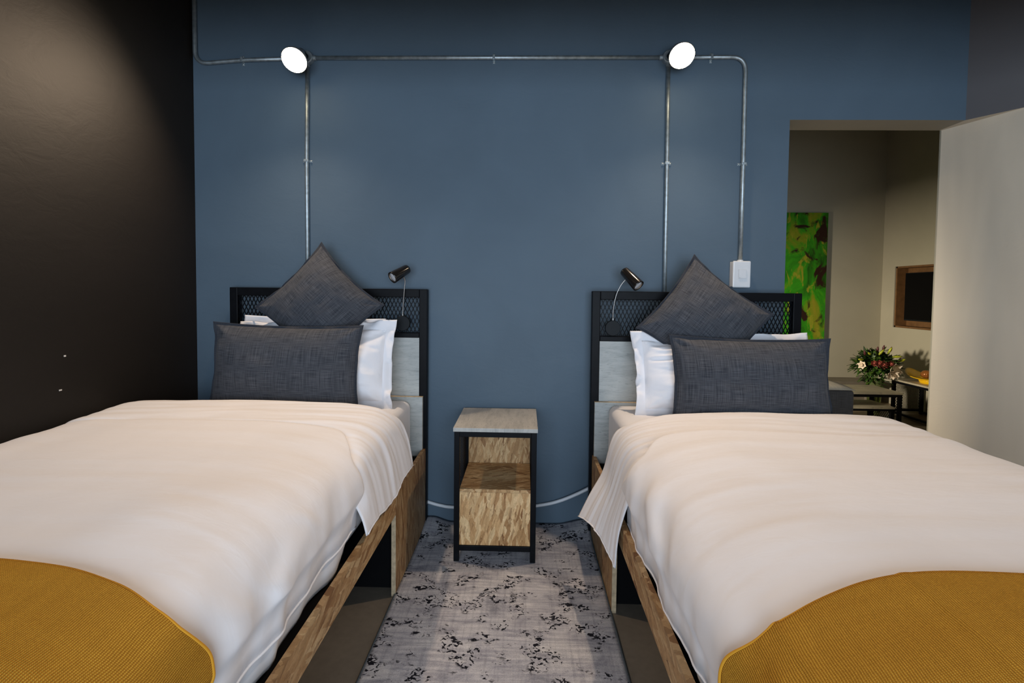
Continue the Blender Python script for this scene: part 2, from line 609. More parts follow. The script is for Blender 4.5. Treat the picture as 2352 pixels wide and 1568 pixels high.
def grid_obj(name, P, mat, parent=None, loc=None, uv=None, thick=0.0, offset=-1.0, subsurf=0):
    n, m = P.shape[:2]
    if loc is None:
        loc = org(parent)
    loc = Vector(loc)
    idx = np.arange(n * m).reshape(n, m)
    F = np.stack([idx[:-1, :-1], idx[1:, :-1], idx[1:, 1:], idx[:-1, 1:]], axis=-1).reshape(-1, 4)
    if np.cross(P[1:, :-1] - P[:-1, :-1], P[:-1, 1:] - P[:-1, :-1])[..., 2].sum() < 0:
        F = F[:, ::-1]
    V = P.reshape(-1, 3) - np.array(loc)
    me = bpy.data.meshes.new(name)
    me.from_pydata(V.tolist(), [], F.tolist())
    if uv is None:
        a = np.cumsum(np.vstack([np.zeros((1, m)), np.linalg.norm(np.diff(P, axis=0), axis=2)]), axis=0)
        b = np.cumsum(np.hstack([np.zeros((n, 1)), np.linalg.norm(np.diff(P, axis=1), axis=2)]), axis=1)
        uv = np.stack([a, b], axis=-1)
    ul = me.uv_layers.new(name='UVMap')
    ul.data.foreach_set('uv', uv.reshape(-1, 2)[F.reshape(-1)].astype(np.float32).ravel())
    me.polygons.foreach_set('use_smooth', [True] * len(me.polygons))
    me.update()
    o = link(name, me, mat, parent, loc)
    if thick:
        md = o.modifiers.new('thickness', 'SOLIDIFY')
        md.thickness, md.offset = thick, offset
    if subsurf:
        md = o.modifiers.new('smooth', 'SUBSURF')
        md.levels = md.render_levels = subsurf
    return o


def mesh_panel(name, parent, o0, ux, uz, w, h, cw, ch, wire=0.10, thick=0.002, mat='black_steel'):
    """expanded metal: one connected sheet of diamonds"""
    o0, ux, uz = Vector(o0), Vector(ux), Vector(uz)
    nx, nz = int(round(w / cw)), int(round(h / ch * 2))
    cw, hh = w / nx, h / nz * 2
    vid, V, F = {}, [], []

    def v(a, b):
        key = (round(a, 5), round(b, 5))
        if key not in vid:
            vid[key] = len(V)
            V.append(o0 + ux * a + uz * b - org(parent))
        return vid[key]
    for j in range(0, nz + 1):
        for i in range(nx + 1):
            cx = (i + (0.5 if j % 2 == 0 else 0.0)) * cw
            cz = j * hh / 2
            if cx > w + 1e-6:
                continue
            cl = lambda a, b: (min(max(a, 0), w), min(max(b, 0), h))
            D = [(cw / 2, 0), (0, hh / 2), (-cw / 2, 0), (0, -hh / 2)]
            out = [cl(cx + a, cz + b) for a, b in D]
            k_ = 1 - wire * 2
            inn = [cl(cx + a * k_, cz + b * k_) for a, b in D]
            for q in range(4):
                ids = [v(*out[q]), v(*out[(q + 1) % 4]), v(*inn[(q + 1) % 4]), v(*inn[q])]
                u_ = []
                for d_ in ids:
                    if d_ not in u_:
                        u_.append(d_)
                if len(u_) >= 3:
                    F.append(u_)
    me = bpy.data.meshes.new(name)
    me.from_pydata([tuple(p) for p in V], [], F)
    me.validate()
    o = link(name, me, mat, parent, org(parent))
    md = o.modifiers.new('thickness', 'SOLIDIFY')
    md.thickness, md.offset = thick, 0
    return o


# ------------------------------------------------------------------ structure: bedroom
YB = 0.157            # thickness of the wall between bedroom and lounge
ZL = 2.059            # underside of the opening
ZC = 3.2
XL = -1.697           # left wall

bm = B()
poly = [(XL - .2, 0), (1.295, 0), (1.295, ZL), (2.142, ZL), (2.142, ZC + .2), (XL - .2, ZC + .2)]
fa = [bm.verts.new((x, 0, z)) for x, z in poly]
fb = [bm.verts.new((x, YB, z)) for x, z in poly]
bm.faces.new(fa)
bm.faces.new(fb[::-1])
for i in range(len(poly)):
    bm.faces.new((fa[i], fb[i], fb[(i + 1) % len(poly)], fa[(i + 1) % len(poly)]))
bmesh.ops.recalc_face_normals(bm, faces=bm.faces[:])
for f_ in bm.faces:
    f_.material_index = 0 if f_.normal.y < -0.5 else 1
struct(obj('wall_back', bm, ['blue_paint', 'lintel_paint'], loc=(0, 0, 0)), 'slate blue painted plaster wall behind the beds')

wl = struct(obj('wall_left', bx(XL - .2, -4.7, 0, XL, 0, ZC + .2), 'black_paint', loc=(XL, -2, 0)), 'black plaster wall at the left')
for i, (y, z, a, b) in enumerate(((-.746, .941, .008, .006), (-.767, .818, .011, .005))):
    obj('paint_chip', bx(XL - .001, y - a / 2, z - b / 2, XL + .0012, y + a / 2, z + b / 2), 'chip_white', wl)

sl = 0.324
xr = lambda y: 2.154 + sl * (YB - y)
struct(obj('wall_right', prism([(2.154, YB), (xr(-4.7), -4.7), (4.6, -4.7), (4.6, YB)], 0, ZL), 'beige_paint', loc=(3, -2, 0)), 'beige plaster wall at the right of the opening')
bm = prism([(2.142, YB), (2.142, 0), (xr(-.19) + .002, -.19), (xr(-4.7) + .002, -4.7), (4.6, -4.7), (4.6, YB)], ZL, ZC + .2)
bmesh.ops.recalc_face_normals(bm, faces=bm.faces[:])
for f_ in bm.faces:
    f_.material_index = 1 if f_.normal.z < -.5 else 0  # underside of the grey wall in beige: bounce light put into the colour
struct(obj('wall_right_upper', bm, ['grey_paint', 'beige_paint'], loc=(3, -2, ZL)), 'dark grey wall above the beige wall')
struct(obj('floor', bx(XL - .2, -4.9, -.2, 4.6, YB, 0), 'screed', loc=(0, -2, 0)), 'brown screed floor')
struct(obj('ceiling', bx(XL - .2, -4.9, ZC, 4.6, YB, ZC + .2), 'ceiling_paint', loc=(0, -2, ZC)))
# wall behind the camera with its window
bm = B()
box(bm, XL - .2, -4.9, 0, -1.4, -4.7, ZC)
box(bm, 1.6, -4.9, 0, 4.6, -4.7, ZC)
box(bm, -1.4, -4.9, 0, 1.6, -4.7, .15)
box(bm, -1.4, -4.9, 2.35, 1.6, -4.7, ZC)
struct(obj('wall_rear', bm, 'grey_paint', loc=(0, -4.8, 0)))
wn = struct(obj('window_1', bx(-1.4, -4.86, .15, -1.35, -4.8, 2.35), 'window_frame_paint', loc=(0.1, -4.83, .15)))
for a in ((1.55, -4.86, .15, 1.6, -4.8, 2.35), (.07, -4.86, .2, .13, -4.8, 2.30)):
    obj('window_post', bx(*a), 'window_frame_paint', wn)
for a in ((-1.35, -4.86, .15, 1.55, -4.8, .2), (-1.35, -4.86, 2.30, 1.55, -4.8, 2.35)):
    obj('window_rail', bx(*a), 'window_frame_paint', wn)
# unseen slab overhead, added to shade the upper part of the blue wall
struct(obj('added_shade_slab', bx(XL, -4.7, 2.18, 4.5, -1.02, 2.34), 'ceiling_paint', loc=(0, -3, 2.18)))

# ------------------------------------------------------------------ structure: lounge beyond the opening
LX0, LX1, LY1, LZ = 0.0, 4.08, 3.308, 3.4
fl = struct(obj('floor_lounge', bx(LX0 - .2, YB, -.2, LX1 + .3, LY1 + .2, -.012), 'black_void', loc=(2, 2, -.012)), 'timber plank floor of the lounge')
pm = None
row = 0
y = YB + .002
while y < LY1:
    x = LX0 - (0.5 if row % 2 else 0.0)
    while x < LX1:
        if x + 1.1 > 1.5 and y > 0.3:
            if pm is None:
                p_ = obj('plank', bx(x, y, -.012, x + 1.097, y + .177, 0), 'plank_wood', fl, loc=(x, y, -.012))
                pm = p_.data
            else:
                c_ = bpy.data.objects.new('plank', pm)
                COL.objects.link(c_)
                c_.parent = fl
                c_.location = Vector((x, y, -.012)) - org(fl)
        x += 1.10
    y += .18
    row += 1
struct(obj('wall_lounge_back', bx(LX0 - .2, LY1, -.2, LX1 + .3, LY1 + .2, LZ), 'lounge_paint', loc=(2, LY1, 0)), 'taupe back wall of the lounge')
NY0, NY1, NZ0, NZ1, ND = 1.90, 3.112, .855, 1.522, .13
bm = B()
box(bm, LX1, YB, -.2, LX1 + .3, NY0, LZ)
box(bm, LX1, NY1, -.2, LX1 + .3, LY1, LZ)
box(bm, LX1, NY0, -.2, LX1 + .3, NY1, NZ0)
box(bm, LX1, NY0, NZ1, LX1 + .3, NY1, LZ)
wr2 = struct(obj('wall_lounge_right', bm, 'lounge_paint', loc=(LX1, 2, 0)), 'beige right wall of the lounge with a recess')
obj('niche_back', bx(LX1 + ND, NY0, NZ0, LX1 + ND + .02, NY1, NZ1), 'niche_wood', wr2)
obj('niche_side', bx(LX1 + .012, NY1 - .018, NZ0, LX1 + ND, NY1, NZ1), 'niche_wood', wr2)
obj('niche_side', bx(LX1 + .012, NY0, NZ0, LX1 + ND, NY0 + .018, NZ1), 'niche_wood', wr2)
obj('niche_shelf', bx(LX1 + .012, NY0, NZ0, LX1 + ND, NY1, NZ0 + .018), 'niche_wood', wr2)
obj('niche_shelf', bx(LX1 + .012, NY0, NZ1 - .018, LX1 + ND, NY1, NZ1), 'niche_wood', wr2)
bm = B()
box(bm, LX0 - .2, YB, -.2, LX0, .75, LZ)
box(bm, LX0 - .2, 1.75, -.2, LX0, LY1, LZ)
box(bm, LX0 - .2, .75, -.2, LX0, 1.75, .45)
box(bm, LX0 - .2, .75, 1.27, LX0, 1.75, LZ)
struct(obj('wall_lounge_left', bm, 'lounge_paint', loc=(LX0, 2, 0)))
struct(obj('ceiling_lounge', bx(LX0 - .2, YB, LZ, LX1 + .3, LY1 + .2, LZ + .2), 'ceiling_paint', loc=(2, 2, LZ)))
struct(obj('wall_lounge_front', bx(2.154, YB, 0, LX1 + .1, YB + .01, LZ), 'lounge_paint', loc=(3, YB, 0)))

# ------------------------------------------------------------------ rug
n_, m_ = 60, 160
u_ = np.linspace(-.494, .331, n_)[:, None]
v_ = np.linspace(-.012, -2.45, m_)[None, :]
e_ = np.maximum(sstep(.13, .03, u_ + .494 + 0 * v_), sstep(.16, .02, .331 - u_ + 0 * v_))
P = np.zeros((n_, m_, 3))
P[..., 0] = u_
P[..., 1] = v_ + .0 * u_
P[..., 2] = .011 + .026 * e_ * sstep(-.22, -.01, v_ + 0 * u_) + .002 * fbm(u_ * 6, v_ * 6)
rug = thing('rug', 'grey distressed rug runner with black flecks between the beds', 'rug', (-.08, -1.2, 0))
grid_obj('pile', P, 'rug_pile', rug, thick=.009)
for s, xe in ((-1, -.4945), (1, .3315)):
    i = 0 if s < 0 else n_ - 1
    tube(bm := B(), [(xe, P[i, j, 1], P[i, j, 2] - .004) for j in range(0, m_, 3)], .005, 8)
    obj('bound_edge', bm, 'rug_edge', rug, smooth=True)

# ------------------------------------------------------------------ beds
def tube_frame(parent, x0, x1, yf, yb):
    """steel headboard of square tube"""
    t = .04
    for a, b in ((x0, x0 + t), (x1 - t, x1)):
        obj('post', bx(a, yf, 0, b, yb, 1.204), 'black_steel', parent, bevel=.003)
    obj('top_rail', bx(x0 + t, yf, 1.163, x1 - t, yb, 1.204), 'black_steel', parent, bevel=.003)
    obj('cross_rail', bx(x0 + t, yf, .961, x1 - t, yb, .986), 'black_steel', parent, bevel=.003)
    mesh_panel('mesh_panel', parent, (x0 + t - .004, (yf + yb) / 2, .982), (1, 0, 0), (0, 0, 1), x1 - x0 - 2 * t + .008, .185, .0192, .0415, wire=.11, thick=.003)


def make_bed(label, s, xa, hx0, hx1, yf, panel_end, foot):
    """s=+1: the aisle lies on the +x side; xa is the aisle face"""
    cx = (hx0 + hx1) / 2
    t = thing('bed', label, 'bed', (cx, yf - 1, 0), 'single beds')
    tube_frame(t, hx0, hx1, yf, yf + .04)
    obj('headboard_panel', bx(hx0 + .04, yf + .006, .30, hx1 - .04, yf + .024, .961), 'grey_board', t)
    ox0, ox1 = (hx0 + .018, hx1 - .018)
    p = obj('lower_panel', bx(ox0, yf - .022, .372, ox1, yf - .003, .667), 'grey_board', t)
    obj('panel_edge', bx(ox0 - .001, yf - .0225, .667, ox1 + .001, yf - .003, .669), 'board_edge', p)
    for side in (1, -1):
        xf = xa if side == 1 else (hx0 if s > 0 else hx1)
        d = s * side
        q = lambda a: xf - d * a
        lo, hi = sorted((q(.017), q(0)))
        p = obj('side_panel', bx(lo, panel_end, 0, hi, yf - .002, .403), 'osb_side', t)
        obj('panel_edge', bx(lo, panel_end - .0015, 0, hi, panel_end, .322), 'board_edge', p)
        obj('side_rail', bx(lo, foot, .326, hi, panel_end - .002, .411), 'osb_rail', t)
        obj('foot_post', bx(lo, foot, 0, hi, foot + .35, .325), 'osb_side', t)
    lo, hi = sorted((xa, hx0 if s > 0 else hx1))
    obj('foot_board', bx(lo, foot - .018, 0, hi, foot - .001, .411), 'osb_back', t)
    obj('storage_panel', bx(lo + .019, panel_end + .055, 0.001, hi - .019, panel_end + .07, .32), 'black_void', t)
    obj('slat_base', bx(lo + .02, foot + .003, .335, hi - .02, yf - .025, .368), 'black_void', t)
    return t


make_bed('bed beside the black wall, chipboard rail and black steel headboard', 1, -.493, -1.488, -.488, -.060, -.640, -2.03)
make_bed('bed nearest the doorway, chipboard rail and black steel headboard', -1, .336, .324, 1.324, -.112, -.706, -2.08)


def rounded_box(name, lo, hi, mat, label, cat, group, r=.038):
    o = obj(name, bx(*lo, *hi), mat, loc=((lo[0] + hi[0]) / 2, (lo[1] + hi[1]) / 2, lo[2]), smooth=True, bevel=r, seg=5)
    return tag(o, label, cat, group)


rounded_box('mattress', (-1.465, -1.995, .369), (-.558, -.088, .655), 'white_sheet', 'mattress in white fitted sheet on the bed by the black wall', 'mattress', 'mattresses')
rounded_box('mattress', (.404, -2.045, .369), (1.300, -.138, .660), 'white_sheet', 'mattress in white fitted sheet on the bed by the doorway', 'mattress', 'mattresses')


# duvet: body (filled) and the thin unfilled flap of the cover towards the pillows
class Duvet:
    def __init__(s, cx, sg, aa, ao, zt0, zt1, zb, ys, yf, seed, ph, pf):
        s.cx, s.sg, s.aa, s.ao, s.zt0, s.zt1, s.zb, s.ys, s.yf, s.seed, s.ph, s.pf = cx, sg, aa, ao, zt0, zt1, zb, ys, yf, seed, ph, pf

    def surf(s, U, Y, off=0.0, calm=0.0):
        """U in [-1,1] (outer side .. aisle side), Y world y"""
        v = np.clip((s.ys(0) - Y) / (s.ys(0) - s.yf), 0, 1)
        p = s.ph + (s.pf - s.ph) * sstep(0, .8, v)
        zt = s.zt0 + (s.zt1 - s.zt0) * v
        ph = U * PI / 2
        ais = U > 0
        a = np.where(ais, s.aa - .02 * v, s.ao)
        q = np.where(ais, p, 10.0)
        X = a * np.sign(U) * np.abs(np.sin(ph)) ** (2 / q)
        Z = s.zb + (zt - s.zb) * np.abs(np.cos(ph)) ** (2 / q)
        # sideways tuck under at the very hem on the aisle side
        X = X - np.where(ais, .025 * sstep(.90, 1.0, U), 0)
        P = np.stack([s.cx + s.sg * X, Y + 0 * U, Z], axis=-1)
        n = grid_normals(P)
        n *= np.sign(n[..., 2:3] + 1e-9) * 1.0
        n[..., 2] = np.abs(n[..., 2])
        n[..., 0] = np.sign(X * s.sg) * np.abs(n[..., 0])
        k = s.seed
        side = sstep(.42, .85, np.where(ais, U, 0))
        top = 1 - side
        D = .022 * fbm(X * 2.2 + k, Y * 2.0, k) * top
        D += .004 * fbm(X * 2.0 + k, Y * 13 + 2 * X, k + 3) * top
        # puckers running from the seam up the side
        mod = sstep(-.25, .35, vnoise(Y * 2.3 + k, 1.7 + k, 0))
        w = vnoise(Y * 9 + 1.5 * vnoise(U * 3, Y * 4, k) + 2.5 * U, U * 1.8 + k, k)
        w2 = vnoise(Y * 19 + 1.5 * vnoise(U * 4, Y * 5, k) - 3 * U, U * 2.6 + k, k + 1)
        D += side * (.046 * w * (0.35 + .65 * mod) + .018 * w2 * mod + .018 * vnoise(Y * 3.5 + k, U * 3, k + 9))
        D -= .010 * side * (vnoise(Y * 23 + k, .5, k) + .5) * sstep(.82, 1.0, U)
        D *= (1 - .6 * calm)
        P = P + n * (D + off)[..., None]
        P[..., 0] = np.maximum(P[..., 0], XL + .012)
        return P


def build_duvet(label, d, y_edge, flap, seg_u=150, seg_y=170, y_loc=-1.2):
    t = thing('duvet', label, 'duvet', (d.cx, y_loc, .66), 'white duvets')
    # filled body
    U = np.linspace(-1, 1, seg_u)
    U = (np.sign(U) * np.abs(U) ** .8)[:, None] + np.zeros((1, seg_y))
    V = np.linspace(0, 1, seg_y)[None, :] + np.zeros((seg_u, 1))
    Xa = U * np.where(U > 0, 1, 0)
    Y0 = d.ys(Xa) + .018 * fbm(U * 3.1 + d.seed, 0.5, d.seed)
    Y = Y0 + (d.yf - Y0) * V
    P = d.surf(U, Y)
    # rounded lip at the seam, rounded fall at the foot
    lip = 1 - np.sqrt(np.clip(1 - (1 - np.clip((Y0 - Y) / .035, 0, 1)) ** 2, 0, 1))
    ctr = np.array([d.cx, 0, .55])
    dirn = P - ctr
    dirn[..., 1] = 0
    dirn /= np.linalg.norm(dirn, axis=2, keepdims=True)
    P -= dirn * (lip * (.020 + .03 * sstep(.6, .9, -U)))[..., None]
    ft = np.clip((Y - (d.yf + .12)) / -.12, 0, 1)
    P[..., 2] -= .12 * (1 - np.sqrt(np.clip(1 - ft ** 2, 0, 1)))
    body = grid_obj('filled_body', P, 'white_cotton', t, thick=.02)
    hem = [tuple(P[-1, j]) for j in range(6, seg_y, 2)]
    obj('piping', tube(B(), hem, .0030, 8), 'white_cotton', body, smooth=True)
    # lower layer of the cover showing below the seam
    st = np.zeros((8, seg_y - 12, 3))
    for i in range(8):
        q_ = i / 7
        hp = P[-1, 12:]
        wv_ = vnoise(hp[:, 1] * 7 + d.seed, q_ * 1.2, 3.0)
        st[i, :, 0] = hp[:, 0] - d.sg * (.010 + .004 * q_ + .014 * q_ * (wv_ + .5))
        st[i, :, 1] = hp[:, 1]
        st[i, :, 2] = hp[:, 2] + .012 + (.383 + .014 * wv_ - hp[:, 2] - .012) * q_
    grid_obj('under_layer', st, 'white_sheet', t, thick=.004)
    # thin flap of the cover
    fu, fv = 170, 70
    V = np.linspace(0, 1, fv)
    PF = np.zeros((fu, fv, 3))
    for j, v in enumerate(V):
        prof = np.array(flap(v), float)          # aisle-side polyline: (X, y, z) from centre outwards, smoothed below
        seg = np.r_[0, np.cumsum(np.linalg.norm(np.diff(prof, axis=0), axis=1))]
        tt = np.linspace(0, seg[-1], fu)
        PF[:, j] = np.stack([np.interp(tt, seg, prof[:, i]) for i in range(3)], axis=-1)
    # the flap slips under the lip of the filled body
    Uf = np.where(PF[..., 0] > 0, 2 / PI * np.arcsin(np.clip(PF[..., 0] / d.aa, 0, 1) ** 2.0), 0)
    w_ = sstep(-.005, .06, d.ys(Uf) - PF[..., 1])
    PF[..., 2] -= .034 * w_ * sstep(.52, .62, PF[..., 2])
    PF[..., 0] -= .034 * w_ * sstep(.30, .46, PF[..., 0]) * sstep(.47, .57, PF[..., 2])
    PF[..., 0] += .02 * w_ * sstep(.45, .6, -PF[..., 0])
    # smooth along the section
    for _ in range(26):
        PF[1:-1] = .25 * PF[:-2] + .5 * PF[1:-1] + .25 * PF[2:]
    S = np.linspace(0, 1, fu)[:, None] + np.zeros((1, fv))
    VV = V[None, :] + np.zeros((fu, 1))
    n = grid_normals(PF)
    n *= np.where((n[..., 2:3] < 0), -1, 1)
    a = sstep(.50, .72, S) * (1 - .25 * sstep(.9, 1, S))
    fan = VV * 17 + 6.0 * (S - .5) * (1 - .6 * VV) + 1.4 * vnoise(VV * 5, S * 5, d.seed)
    fan2 = VV * 30 + 11 * (S - .5) * (1 - .5 * VV) + 1.2 * vnoise(VV * 6, S * 7, d.seed + 5)
    D = a * (.010 * vnoise(fan * 1.2, S * 2.5, d.seed + 2) + .0055 * vnoise(fan2, S * 3.0, d.seed) + .004 * vnoise(fan2 * 1.9, S * 4, d.seed + 7))
    D += (1 - a) * (.006 * fbm(S * 5 + d.seed, VV * 5, 2) + .0045 * vnoise(S * 5 + VV * 4, VV * 14 + 4 * S, d.seed) + .0025 * vnoise(S * 4, VV * 30 + 8 * S, d.seed))
    PF += n * D[..., None]
    PF[..., 0] = d.cx + d.sg * PF[..., 0]
    f = grid_obj('cover_flap', PF, 'white_cotton', t, thick=.004)
    obj('hem', tube(B(), [tuple(PF[-1, j]) for j in range(0, fv, 2)], .0026, 8), 'white_cotton', f, smooth=True)
    return t


def lerp(a, b, t):
    return a + (b - a) * t


def flap_left(v):
    y = lerp(-.470, -1.03, v)
    zt = .733 - .020 * v
    edge = (1 - np.clip(v / .09, 0, 1)) ** 2
    yb = y - .02 * edge
    zt = zt - .040 * edge
    k_ = (1 - v) ** 1.3
    return [(-.674, yb, .58), (-.672, yb, zt - .05), (-.655, yb, zt - .014), (-.58, yb, zt), (0, yb, zt + .006), (.30, yb, zt - .006), (.42, yb + .02 * k_, zt - .022),
            (.485, yb + .055 * k_, .655), (.515, yb + .085 * k_, .56), (.527, yb + .10 * k_, .48), (.533, yb + .105 * k_, .430 + .010 * math.sin(v * 9))]


def flap_right(v):
    y = lerp(-.465, -.985, v)
    zt = .715 - .012 * v
    edge = (1 - np.clip(v / .09, 0, 1)) ** 2
    zt = zt - .040 * edge
    ye = lerp(-.505, -.885, v)
    ze = lerp(.275, .270, v ** 3) + .030 * math.sin(v * PI)
    xe = lerp(.632, .548, v ** .8)
    return [(-.664, y, .58), (-.662, y, zt - .05), (-.645, y, zt - .014), (-.58, y, zt), (0, y, zt + .006), (.28, y, zt - .008), (.40, y - .03 * (1 - v), zt - .028),
            (.475, lerp(y, ye, .4), .645), (.510, lerp(y, ye, .6), .56), (.530, lerp(y, ye, .8), .46), (lerp(.540, xe, .45), ye, .385), (xe, ye, ze)]


DL = Duvet(-1.015, 1, .523, .672, .728, .703, .455, lambda U: -.785 - .19 * sstep(.25, .7, U), -2.13, 2.3, 4.2, 4.0)
DR = Duvet(.860, -1, .534, .664, .722, .702, .410, lambda U: -.80 - .10 * sstep(.3, .6, U) + .10 * sstep(.75, 1, U), -2.18, 11.7, 4.4, 4.2)
build_duvet('white duvet on the bed beside the black wall, turned back at the pillows', DL, -.785, flap_left)
build_duvet('white duvet on the bed by the doorway, corner hanging over the rug', DR, -.775, flap_right)


def build_throw(label, d, y0, y1, loc, skew, creases):
    n_, m_ = 260, 60
    U = np.linspace(-1.0, .97, n_)
    U = (np.sign(U) * np.abs(U) ** .85)[:, None] + np.zeros((1, m_))
    V = np.linspace(0, 1, m_)[None, :]
    ye = y0 - skew * sstep(-.02, .52, U) + .03 * sstep(.6, .85, U)
    Y = ye + (y1 - ye) * V + .008 * fbm(U * 3 + d.seed, 1.0 + 0 * U, 4) * (1 - V)
    P = d.surf(U, Y, off=.013)
    P[..., 2] += .003 + .003 * fbm(P[..., 0] * 4, P[..., 1] * 5, d.seed)
    for xc_ in creases:
        P[..., 2] += .0028 * np.exp(-((P[..., 0] - xc_) / .006) ** 2)
    ft = np.clip((Y - (d.yf + .12)) / -.12, 0, 1)
    P[..., 2] -= .12 * (1 - np.sqrt(np.clip(1 - ft ** 2, 0, 1)))
    t = thing('throw_blanket', label, 'blanket', loc, 'mustard throws')
    grid_obj('woven_cloth', P, 'mustard_weave', t, thick=.007)
    obj('selvedge', tube(B(), [tuple(P[i, 0] + np.array([0, -.001, -.003])) for i in range(0, n_, 1)], .0030, 8), 'mustard_weave', t, smooth=True)


build_throw('mustard woven throw over the foot of the bed by the black wall', DL, -1.722, -2.10, (-1.0, -1.9, .70), .055, ())
build_throw('mustard woven throw over the foot of the bed by the doorway', DR, -1.697, -2.15, (.86, -1.9, .70), .055, (.402, .64))


# ------------------------------------------------------------------ pillows and cushions
def cushion(name, label, cat, group, centre, w, h, T, lean, spin, mats, flange=.03, pinch=.05, yawz=0.0, seed=0.0, ear=0.0, wr=1.0, droop=0.0, wave=.006, split=True):
    """upright cushion: s across, t up; lean = backwards tilt, spin = turn in its own plane"""
    n = 72
    nf = 6
    core = np.linspace(-1, 1, n)
    fx, fy = flange / (w / 2), flange / (h / 2)

    def surface(s, t, sgn):
        S = s * w / 2
        Tt = t * h / 2
        # inside the seam 0..1
        si = np.clip(np.abs(s) / (1 - fx), 0, 1)
        ti = np.clip(np.abs(t) / (1 - fy), 0, 1)
        th = T / 2 * ((1 - si ** 2.4) ** .62) * ((1 - ti ** 2.4) ** .62)
        th = th * (1 + .25 * droop * (-t))
        wn = fbm(s * 1.6 + seed, t * 1.6, seed + sgn, 2)
        puck = vnoise(s * 9 + seed, t * 9 * h / w, seed + 4 * sgn)
        crn = (si * ti) ** 2
        edge = np.maximum(si, ti)
        # creases that leave the corners
        ang = np.arctan2(1 - np.abs(t), 1 - np.abs(s))
        cr = np.sin(ang * 9 + 4 * vnoise(np.sign(s) * 3 + seed, np.sign(t) * 5, seed)) * sstep(.35, .8, si * ti) * (1 - sstep(.97, 1, edge))
        th = th + wr * sstep(0, .25, 1 - edge) * (.010 * wn + .0022 * puck) + wr * .004 * cr * (th > 0) + .0016
        if wr > 1.5:
            rid = 1 - np.abs(2 * vnoise(s * 3.2 + t * 1.6 + seed, t * 7.5 - s * 1.2, seed + 6 * sgn))
            th = th + sstep(0, .2, 1 - edge) * (.032 * (rid - .72) * sstep(-.1, .3, vnoise(s * 2 + seed, t * 2, seed)) + .007 * vnoise(s * 5 + 3 * t, t * 12 + seed, seed))
        x = S * (1 - pinch * (1 - t ** 2) * np.abs(s) ** 3)
        z = Tt * (1 - pinch * 1.2 * (1 - s ** 2) * np.abs(t) ** 3)
        fl = np.maximum(sstep(1 - fx, 1, np.abs(s)), sstep(1 - fy, 1, np.abs(t)))
        off = wave * fl * (2.2 * vnoise(s * 6 + seed, t * 6, seed + 2)) + .010 * fbm(s * 1.3 + seed, t * 1.3, seed + 8)
        z = z - ear * (np.abs(s) ** 6) * (t > 0) * t
        return np.stack([x, off - sgn * th, z], axis=-1)

    R = Matrix.Rotation(yawz, 3, 'Z') @ Matrix.Rotation(-lean, 3, 'X') @ Matrix.Rotation(spin, 3, 'Y')
    Rn = np.array(R)
    C = np.array(centre)
    root = thing(name, label, cat, (centre[0], centre[1], centre[2] - h / 2 * .9), group)

    def closed(a_s, b_t, nm, mat, parent, ring=None):
        """front and back sheets welded along the rim"""
        s, t = np.meshgrid(a_s, b_t, indexing='ij')
        V, UVs, F = [], [], []
        base = 0
        for sgn in (1, -1):
            P = surface(s, t, sgn) @ Rn.T + C - np.array(org(root))
            V.append(P.reshape(-1, 3))
            UVs.append(np.stack([s * w / 2 + sgn, t * h / 2], axis=-1).reshape(-1, 2))
            idx = np.arange(s.size).reshape(s.shape) + base
            q = np.stack([idx[:-1, :-1], idx[1:, :-1], idx[1:, 1:], idx[:-1, 1:]], axis=-1)
            cs = (np.abs((a_s[:-1] + a_s[1:]) / 2)[:, None] + 0 * b_t[:-1][None])
            ct = (np.abs((b_t[:-1] + b_t[1:]) / 2)[None, :] + 0 * a_s[:-1][:, None])
            inside = (cs < 1 - fx) & (ct < 1 - fy)
            if ring is not None:
                q = q[inside] if ring == 0 else q[~inside]
            q = q.reshape(-1, 4)
            F.append(q if sgn > 0 else q[:, ::-1])
            base += s.size
        idx = np.arange(s.size).reshape(s.shape)
        rim = np.concatenate([idx[:-1, 0], idx[-1, :-1], idx[:0:-1, -1], idx[0, :0:-1]])
        if ring != 0:
            r2 = np.roll(rim, -1)
            F.append(np.stack([rim, rim + s.size, r2 + s.size, r2], axis=-1))
        V, UVs, F = np.concatenate(V), np.concatenate(UVs), np.concatenate(F)
        used = np.unique(F)
        mp = np.full(len(V), -1)
        mp[used] = np.arange(len(used))
        F = mp[F]
        V, UVs = V[used], UVs[used]
        me = bpy.data.meshes.new(nm)
        me.from_pydata(V.tolist(), [], F.tolist())
        ul = me.uv_layers.new(name='UVMap')
        ul.data.foreach_set('uv', UVs[F.reshape(-1)].astype(np.float32).ravel())
        me.polygons.foreach_set('use_smooth', [True] * len(me.polygons))
        me.update()
        return link(nm, me, mat, root, org(root))

    a_s = np.unique(np.concatenate([np.linspace(-1, -1 + fx, nf), np.linspace(-1 + fx, 1 - fx, n), np.linspace(1 - fx, 1, nf)]).round(6))
    b_t = np.unique(np.concatenate([np.linspace(-1, -1 + fy, nf), np.linspace(-1 + fy, 1 - fy, n), np.linspace(1 - fy, 1, nf)]).round(6))
    closed(a_s, b_t, 'cover', mats[0], root, 0)
    closed(a_s, b_t, 'flange', mats[1], root, 1)
    return root


